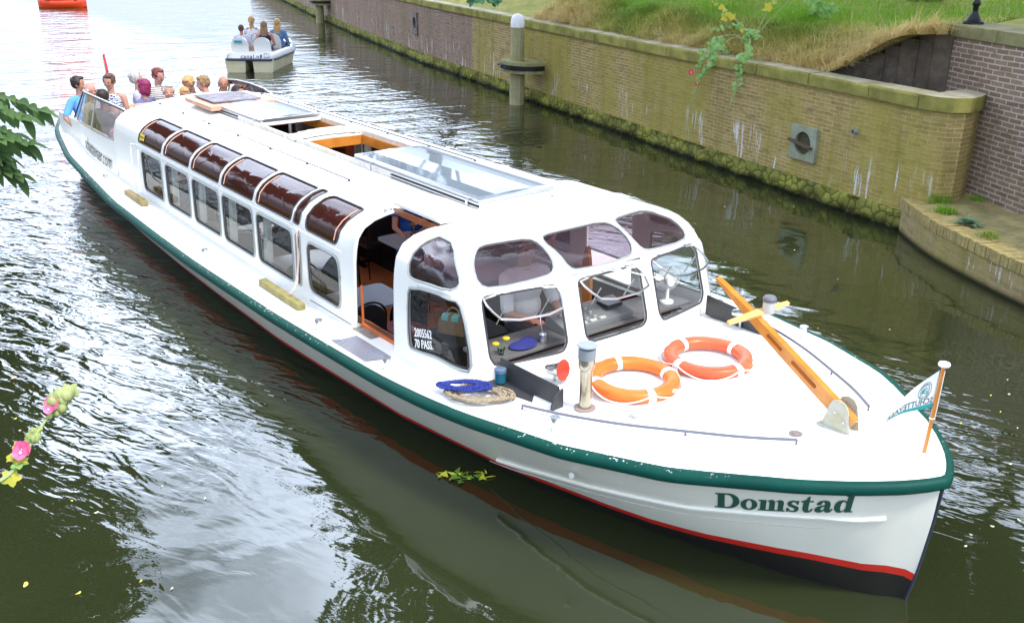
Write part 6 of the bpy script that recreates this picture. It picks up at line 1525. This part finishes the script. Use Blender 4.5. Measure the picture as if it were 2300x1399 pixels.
CL = [(rnd.uniform(-16,-4.7), abs(rnd.gauss(0,.8))-.02, rnd.uniform(-2.6,.3), rnd.choice([.4,.6,.8,1,1.3]), rnd.uniform(.03,.16)) for _ in range(420)]
def reg2():
    c = CL[rnd.randrange(len(CL))]; return min(-4.64, c[0]+rnd.gauss(0,c[4])), max(-.06, c[1]+rnd.gauss(0,c[4])), c[2], c[3]
V2, F2, m2 = blades(19000, reg2, (.14,.44), .0042, 1.25)
V = np.concatenate([V1,V2]); F = np.concatenate([F1,F2+len(V1)]); mi = np.concatenate([m1,m2])
o = np_obj('bank_grass', V, F, GM, mi=mi); o['kind'] = 'stuff'; tag(o, 'green and straw coloured grass growing on the bank above the quay wall', 'grass')
# litter of dry leaves along the coping
n = 260; P = np.array([[x, wall_y(x)+.28+abs(rnd.gauss(0,.25)), 0] for x in [rnd.uniform(-15,-5) for _ in range(n)]]); P[:,2] = [bank_z(p[0],p[1])+.02 for p in P]
V, F = leaf_mesh(P, nprs.normal(size=(n,3))*.5+np.array([0,0,1]), nprs.uniform(.04,.09,n), .7)
o = np_obj('dry_leaves', V, F, mat('dry leaf litter', (.50,.33,.17), .8, col2=(.36,.2,.08), vs=5)); o['kind'] = 'stuff'; tag(o, 'dry brown leaf litter scattered along the coping edge', 'leaves')

# ---- hollyhocks
M_hstem = mat('hollyhock stem', (.28,.36,.14), .6); M_hleaf = leafmat('hollyhock leaf', (.30,.50,.16), (.19,.36,.10), 6, .3)
M_yleaf = leafmat('yellowing leaf', (.62,.50,.05), (.42,.42,.06), 6, .3); M_bud = leafmat('hollyhock bud', (.42,.47,.20), (.30,.38,.14), 9, .2)
M_redp = mat('crimson petals', (.55,.03,.07), .5); M_pinkp = mat('pink petals', (.72,.05,.19), .6, col2=(.80,.20,.36), vs=30); M_whitec = mat('flower eye', (.9,.85,.75), .5)
def lobed(c, n, up, r, q, k=5):
    n = Vector(n).normalized(); u = Vector(up)-n*Vector(up).dot(n); u.normalize(); w = n.cross(u); V = [Vector(c)]; m_ = k*4
    for i in range(m_):
        a = 2*PI*i/m_; rr = r*(.82+.18*math.cos(k*a)); V.append(Vector(c)+u*math.cos(a)*rr+w*math.sin(a)*rr-n*.14*r*(rr/r)**2+n*.05*r*math.sin(3*a))
    q.add(V, [(0,i+1,(i+1)%m_+1) for i in range(m_)])
def flower(c, n, r, parent, pm, eye=True):
    n = Vector(n).normalized(); u = n.orthogonal().normalized(); w = n.cross(u); q = MB(); V = [Vector(c)-n*r*.35]; m_ = 30
    for ring, rr in ((0,.35),(1,.75),(2,1.0)):
        for i in range(m_):
            a = 2*PI*i/m_; k = rr*(1+(.10*abs(math.cos(2.5*a))-.05)*(ring == 2)); V.append(Vector(c)+(u*math.cos(a)+w*math.sin(a))*r*k+n*r*(-.30+.38*rr*rr+.05*math.sin(5*a+1)*(rr)))
    F = [(0,i+1,(i+1)%m_+1) for i in range(m_)]+[(1+g*m_+i,1+(g+1)*m_+i,1+(g+1)*m_+(i+1)%m_,1+g*m_+(i+1)%m_) for g in range(2) for i in range(m_)]
    f = q.add(V, F).build('flower', pm, parent, smooth=True)
    q = MB(); q.ell(Vector(c)-n*r*.18, (r*.22,)*3, 10, 6); q.build('eye', M_whitec, f, smooth=True); return f
def stemmed(name, label, stems, face, group=None, lr=.05, loc=None):
    root = thing(name, label, 'flowering plant', loc or stems[0]['p'][0], 0, group); face = Vector(face)
    st = MB(); fo = MB(); bu = MB(); ye = MB(); r_ = random.Random(len(stems)*7+3)
    for s_ in stems:
        P = chaikin([tuple(p) for p in s_['p']], 3, close=False); n_ = len(P); st.tube(P, [.009*(1-.65*i/n_) for i in range(n_)], 6)
        L0 = [0]
        for i in range(1,n_): L0.append(L0[-1]+math.dist(P[i],P[i-1]))
        T = L0[-1]
        def at(d): return Vector([float(np.interp(d*T, L0, [p[k] for p in P])) for k in range(3)])
        a, b_ = s_.get('leaves', (.3,.8))
        for k in range(s_.get('nl', 14)):
            d = a+(b_-a)*(k+.5)/s_.get('nl',14); r = lr*(1.15-.7*(d-a)/(b_-a))*r_.uniform(.7,1.2); o_ = Vector((r_.uniform(-1,1),r_.uniform(-1,1),r_.uniform(-.7,.5)))*r*1.3+face*r*.5
            c_ = at(d)+o_; st.tube([at(d), c_], .003, 4); lobed(c_, face+Vector((r_.uniform(-.8,.8),r_.uniform(-.8,.8),r_.uniform(.1,.9))), (r_.uniform(-.4,.4),0,-1), r, ye if r_.random() < s_.get('yel',0) else fo)
        for k in range(s_.get('nb', 12)):
            d = b_+(1-b_)*k/max(1,s_.get('nb',12)-1); r = .017*(1.1-.6*k/12)*s_.get('bs',1); c_ = at(min(1,d))+Vector((r_.uniform(-1,1),r_.uniform(-1,1),r_.uniform(-1,1)))*r*1.1
            bu.ell(c_, (r,r,r), 7, 5); lobed(c_+face*r*.8, face+Vector((r_.uniform(-1,1),0,r_.uniform(-1,1))), (0,0,1), r*1.3, bu, 5)
        for d, pm, r in s_.get('fl', ()):
            flower(at(d)+face*.05, face+Vector((r_.uniform(-.25,.25),0,r_.uniform(-.1,.4))), r, root, pm)
    st.build('stem', M_hstem, root, smooth=True)
    if fo.v: fo.build('foliage', M_hleaf, root)
    if ye.v: ye.build('yellow_leaves', M_yleaf, root)
    if bu.v: bu.build('buds', M_bud, root, smooth=True)
    frame_of(root); return root
R0 = (-8.37,8.45,1.98); fc = (.55,-.75,.35)
stemmed('hollyhock', 'hollyhock drooping over the quay wall with green leaves and three small red flowers', [
 dict(p=[R0,(-8.6,8.25,2.12),(-8.62,7.88,1.88),(-8.72,7.68,1.5),(-8.88,7.66,1.15),(-8.95,7.70,.90)], leaves=(.35,.72), nl=34, nb=18, fl=[(.55,M_redp,.050),(.74,M_redp,.040)]),
 dict(p=[R0,(-8.75,8.35,2.15),(-8.85,8.0,1.98),(-8.8,7.75,1.75),(-8.98,7.70,1.50),(-9.08,7.72,1.38)], leaves=(.4,.8), nl=22, nb=12, fl=[(.9,M_redp,.046)]),
 dict(p=[R0,(-8.2,8.2,2.14),(-7.95,7.85,1.95),(-7.88,7.62,1.6),(-7.95,7.58,1.25),(-8.02,7.60,1.02)], leaves=(.42,.8), nl=28, nb=18),
 dict(p=[R0,(-8.3,8.3,2.2),(-8.05,8.15,2.2),(-7.9,8.0,2.12)], leaves=(.1,1), nl=16, nb=0),
 dict(p=[R0,(-8.6,8.5,2.25),(-8.8,8.3,2.25),(-9.0,8.15,2.15)], leaves=(.1,1), nl=16, nb=0, yel=.15),
 dict(p=[R0,(-8.5,8.40,2.25),(-8.95,8.45,2.42),(-9.35,8.5,2.60)], leaves=(.5,1), nl=12, nb=0, yel=.6),
 dict(p=[R0,(-8.3,8.6,2.4),(-8.15,8.75,2.8),(-8.05,8.9,3.2)], leaves=(.4,1), nl=12, nb=3, yel=.5),
 dict(p=[R0,(-8.15,8.45,2.3),(-7.75,8.5,2.7),(-7.55,8.6,3.1)], leaves=(.7,1), nl=5, nb=3, yel=.3)], fc, lr=.068)
stemmed('hollyhock', 'upright hollyhock on the bank with broad green leaves and one red flower', [
 dict(p=[(-8.55,10.2,2.3),(-8.5,10.2,2.5),(-8.5,10.2,2.75),(-8.45,10.25,2.95)], leaves=(.1,.95), nl=26, nb=4, fl=[(.70,M_redp,.055)]),
 dict(p=[(-8.3,10.1,2.3),(-8.2,10.1,2.45),(-8.1,10.1,2.6)], leaves=(.2,1), nl=12, nb=0)], fc, lr=.10)
# the one close to the camera, bottom left
def near(px, py, d, b_=0):
    c_ = Vector((2.34546,-4.7812,3.7)); f_ = 2168.485; v = (fwd*f_+r2*(px-1150)+d2*(py-699.5)).normalized(); return c_+v*d
nf = tuple(-fwd)
Q = [near(-120,1130,3.9), near(-40,1095,3.95), near(20,1072,4.0), near(62,1010,4.0), near(90,960,4.05), near(118,925,4.05), near(134,893,4.1)]
stemmed('hollyhock', 'pink hollyhock stalk reaching in from the left edge over the dark water', [
 dict(p=Q, leaves=(.40,.66), nl=9, yel=.55, nb=60, bs=.95, fl=[(.60,M_pinkp,.031),(.575,M_pinkp,.026),(.955,M_pinkp,.028),(.905,M_pinkp,.017)])], nf, lr=.034, loc=Q[0])
# ---- compound leaves hanging in at the left edge, part of a nearby tree
br = thing('leafy_branch', 'dark green walnut like branch hanging in at the left edge of the picture', 'branch', near(-260,120,5.2))
M_wl = leafmat('walnut leaf', (.12,.21,.07), (.06,.12,.04), 5, .35)
bk_ = MB(); bk_.tube([near(-420,60,5.6), near(-200,180,5.2), near(-60,215,5.05), near(-30,380,5.0)], [.02,.014,.009,.004], 6)
lf = MB()
def leaflet(base, dirv, nrm, l, w, q):
    dirv = Vector(dirv).normalized(); nrm = Vector(nrm); nrm = (nrm-dirv*nrm.dot(dirv)).normalized(); s_ = dirv.cross(nrm); V = []; n_ = 7
    for i in range(n_):
        t = i/(n_-1); ww = w*math.sin(PI*(t**.8))**.9*(1 if 0 < i < n_-1 else 0)+.0006; c_ = base+dirv*l*t-nrm*l*.22*t*t
        V += [c_-s_*ww+nrm*ww*.3, c_, c_+s_*ww+nrm*ww*.3]
    q.add(V, [(i*3+j,i*3+j+1,i*3+j+4,i*3+j+3) for i in range(n_-1) for j in range(2)])
r_ = random.Random(2)
for a, b_, d0, d1 in (((-90,195),(88,245),5.1,4.9),((-70,225),(55,262),5.0,4.8),((-80,275),(28,300),5.1,5.0),((-60,312),(60,322),4.9,4.8),((-50,372),(38,392),5.0,4.9),((-40,330),(12,352),4.9,4.9)):
    A_, B_ = near(*a, d0), near(*b_, d1); bk_.tube([A_, A_.lerp(B_,.5)+Vector((0,0,.02)), B_], .003, 5)
    for k in range(8):
        t = .12+.88*k/7; p = A_.lerp(B_, t)+Vector((0,0,.02*math.sin(PI*t))); ax = (B_-A_).normalized()
        for sgn in (-1,1):
            dv = ax*.7+(Vector((0,0,-1))*.75 if sgn > 0 else Vector((0,0,-.1))+Vector(nf)*.8)+Vector((r_.uniform(-.15,.15),)*3)
            leaflet(p, dv, Vector((r_.uniform(-.3,.3),r_.uniform(-.3,.3),1))+Vector(nf)*.6, r_.uniform(.085,.115), .020, lf)
    leaflet(B_, (B_-A_), (0,0,1), .10, .02, lf)
bk_.build('twig', M_bark, br, smooth=True); lf.build('foliage', M_wl, br, smooth=True); frame_of(br)
tw = thing('leafy_twig', 'dark green leafy twig dipping in from the top edge above the coping', 'branch', near(1090,-80,8))
q = MB(); q.tube([near(1110,-160,8.3), near(1095,-60,8.1), near(1085,5,8)], [.012,.008,.004], 6); q.build('twig', M_bark, tw)
lf = MB()
for k in range(16):
    p = near(1050+70*r_.random(), -28+28*r_.random(), 8+.1*r_.random()); lobed(p, Vector(nf)+Vector((r_.uniform(-.6,.6),r_.uniform(-.6,.6),r_.uniform(0,.8))), (0,0,-1), r_.uniform(.05,.075), lf, 5)
lf.build('foliage', leafmat('plane leaf', (.05,.15,.07), (.03,.09,.045), 5, .3), tw); frame_of(tw)
# ---- weeds on the brick ledge
def tuft(x, y, z, n, h, label, ms, name='grass_tuft'):
    q = MB(); r_ = random.Random(int(x*100))
    for _ in range(n):
        a = r_.uniform(0,2*PI); b0 = Vector((x+r_.gauss(0,.07),y+r_.gauss(0,.06),z)); hh = h*r_.uniform(.5,1.1); d = Vector((math.cos(a),math.sin(a),0)); s_ = Vector((-d.y,d.x,0))*.0035
        q.add([b0-s_,b0+s_,b0+s_*.7+d*hh*.3+Vector((0,0,hh*.7)),b0-s_*.7+d*hh*.3+Vector((0,0,hh*.7)),b0+d*hh*.8+Vector((0,0,hh*.85))],[(0,1,2,3),(3,2,4)])
    o = q.build(name, ms); tag(o, label, 'grass', 'grass tufts on the low brick ledge'); o.location = (0,0,0); return o
tuft(-3.95,7.0,.47,170,.17,'grass tuft at the left tip of the ledge against the quay corner',GM[0])
tuft(-3.62,6.62,.47,190,.11,'low grass tuft behind the ledge edging, before the broad leaved weed',GM[0])
tuft(-2.75,6.05,.47,150,.10,'grass tuft nearest the right edge on the ledge',GM[1])
tuft(-3.62,7.42,.49,120,.10,'grass tuft in the corner under the abutment wall',GM[0])
wd = thing('weed_rosette', 'bluish green broad leaved weed growing on the low brick ledge', 'weed', (-3.2,6.35,.47)); q = MB()
for k in range(22):
    a = k*2.4; e = .3+.5*(k%3)/3; rr = .03+.006*k; c_ = Vector((-3.2+math.cos(a)*rr*1.6, 6.35+math.sin(a)*rr, .48+.07*(1-k/22)+.02)); leaflet(Vector((-3.2+rr*.2,6.35,.48)), c_-Vector((-3.2,6.35,.46)), (0,0,1), .05+rr, .032, q)
q.build('foliage', leafmat('blue green weed', (.20,.33,.20), (.12,.23,.13), 6, .25), wd, smooth=True); frame_of(wd)
# ---- leaves and flecks afloat
def afloat(x, y, s_, m, label, group, name='floating_leaf'):
    q = MB(); n_ = 7; r_ = random.Random(int(abs(x*1000+y*77))); a0 = r_.uniform(0,6)
    pts_ = [(math.cos(2*PI*i/n_)*s_, math.sin(2*PI*i/n_)*s_*.45) for i in range(n_)]
    V = [(px*math.cos(a0)-py*math.sin(a0), px*math.sin(a0)+py*math.cos(a0), .004+.004*math.sin(i*2.)) for i, (px,py) in enumerate(pts_)]
    q.add([(0,0,.007)]+V, [(0,i+1,(i+1)%n_+1) for i in range(n_)]); o = q.build(name, m, loc=(x,y,.0)); tag(o, label, 'leaf', group); return o
M_fy = mat('yellow leaf afloat', (.60,.55,.08), .5); M_fg = mat('pale leaf afloat', (.55,.55,.42), .5); M_fo = mat('orange leaf afloat', (.65,.38,.22), .5)
def wpt(px, py):
    v = (fwd*2168.485+r2*(px-1150)+d2*(py-699.5)); k = -3.7/v.z; return 2.34546+v.x*k, -4.7812+v.y*k
x, y = wpt(58,1313); afloat(x,y,.03,M_fy,'round yellow leaf afloat near the bottom left corner','leaves afloat on the canal')
x, y = wpt(30,849); afloat(x,y,.035,M_fo,'orange leaf afloat left above the pink hollyhock','leaves afloat on the canal')
r_ = random.Random(21)
for k in range(70):
    px, py = (r_.uniform(1700,2290), r_.uniform(540,1390)) if k < 40 else (r_.uniform(20,480), r_.uniform(820,1390)) if k < 54 else (r_.uniform(1250,2000), r_.uniform(300,600))
    x, y = wpt(px, py)
    if y > wall_y(min(x,-4.4))-.25 or (abs(y) < gw(max(-15.8,min(.1,x)))+.1 and x < .2 and px > 500) or (x > -4.4 and y > 4.6): continue
    afloat(x,y,r_.uniform(.010,.020),M_fg if k%3 else M_fy,'tiny pale leaf fleck floating on the dark canal water','pale flecks afloat on the canal','leaf_fleck')
cl = thing('floating_weed', 'yellow green clump of water weed afloat beside the hull', 'water weed', (*wpt(1040,1070),0)); q = MB(); q2 = MB()
for k in range(26):
    px, py = 1040+r_.gauss(0,30), 1071+r_.gauss(0,6); x, y = wpt(px,py); (q if k%2 else q2).add([(x+r_.uniform(-.06,.06),y+r_.uniform(-.06,.06),r_.uniform(.003,.018)) for _ in range(4)], [(0,1,2,3)])
q.build('yellow_blades', mat('weed yellow', (.55,.60,.05), .4), cl); q2.build('green_blades', mat('weed green', (.15,.30,.04), .4), cl); frame_of(cl)
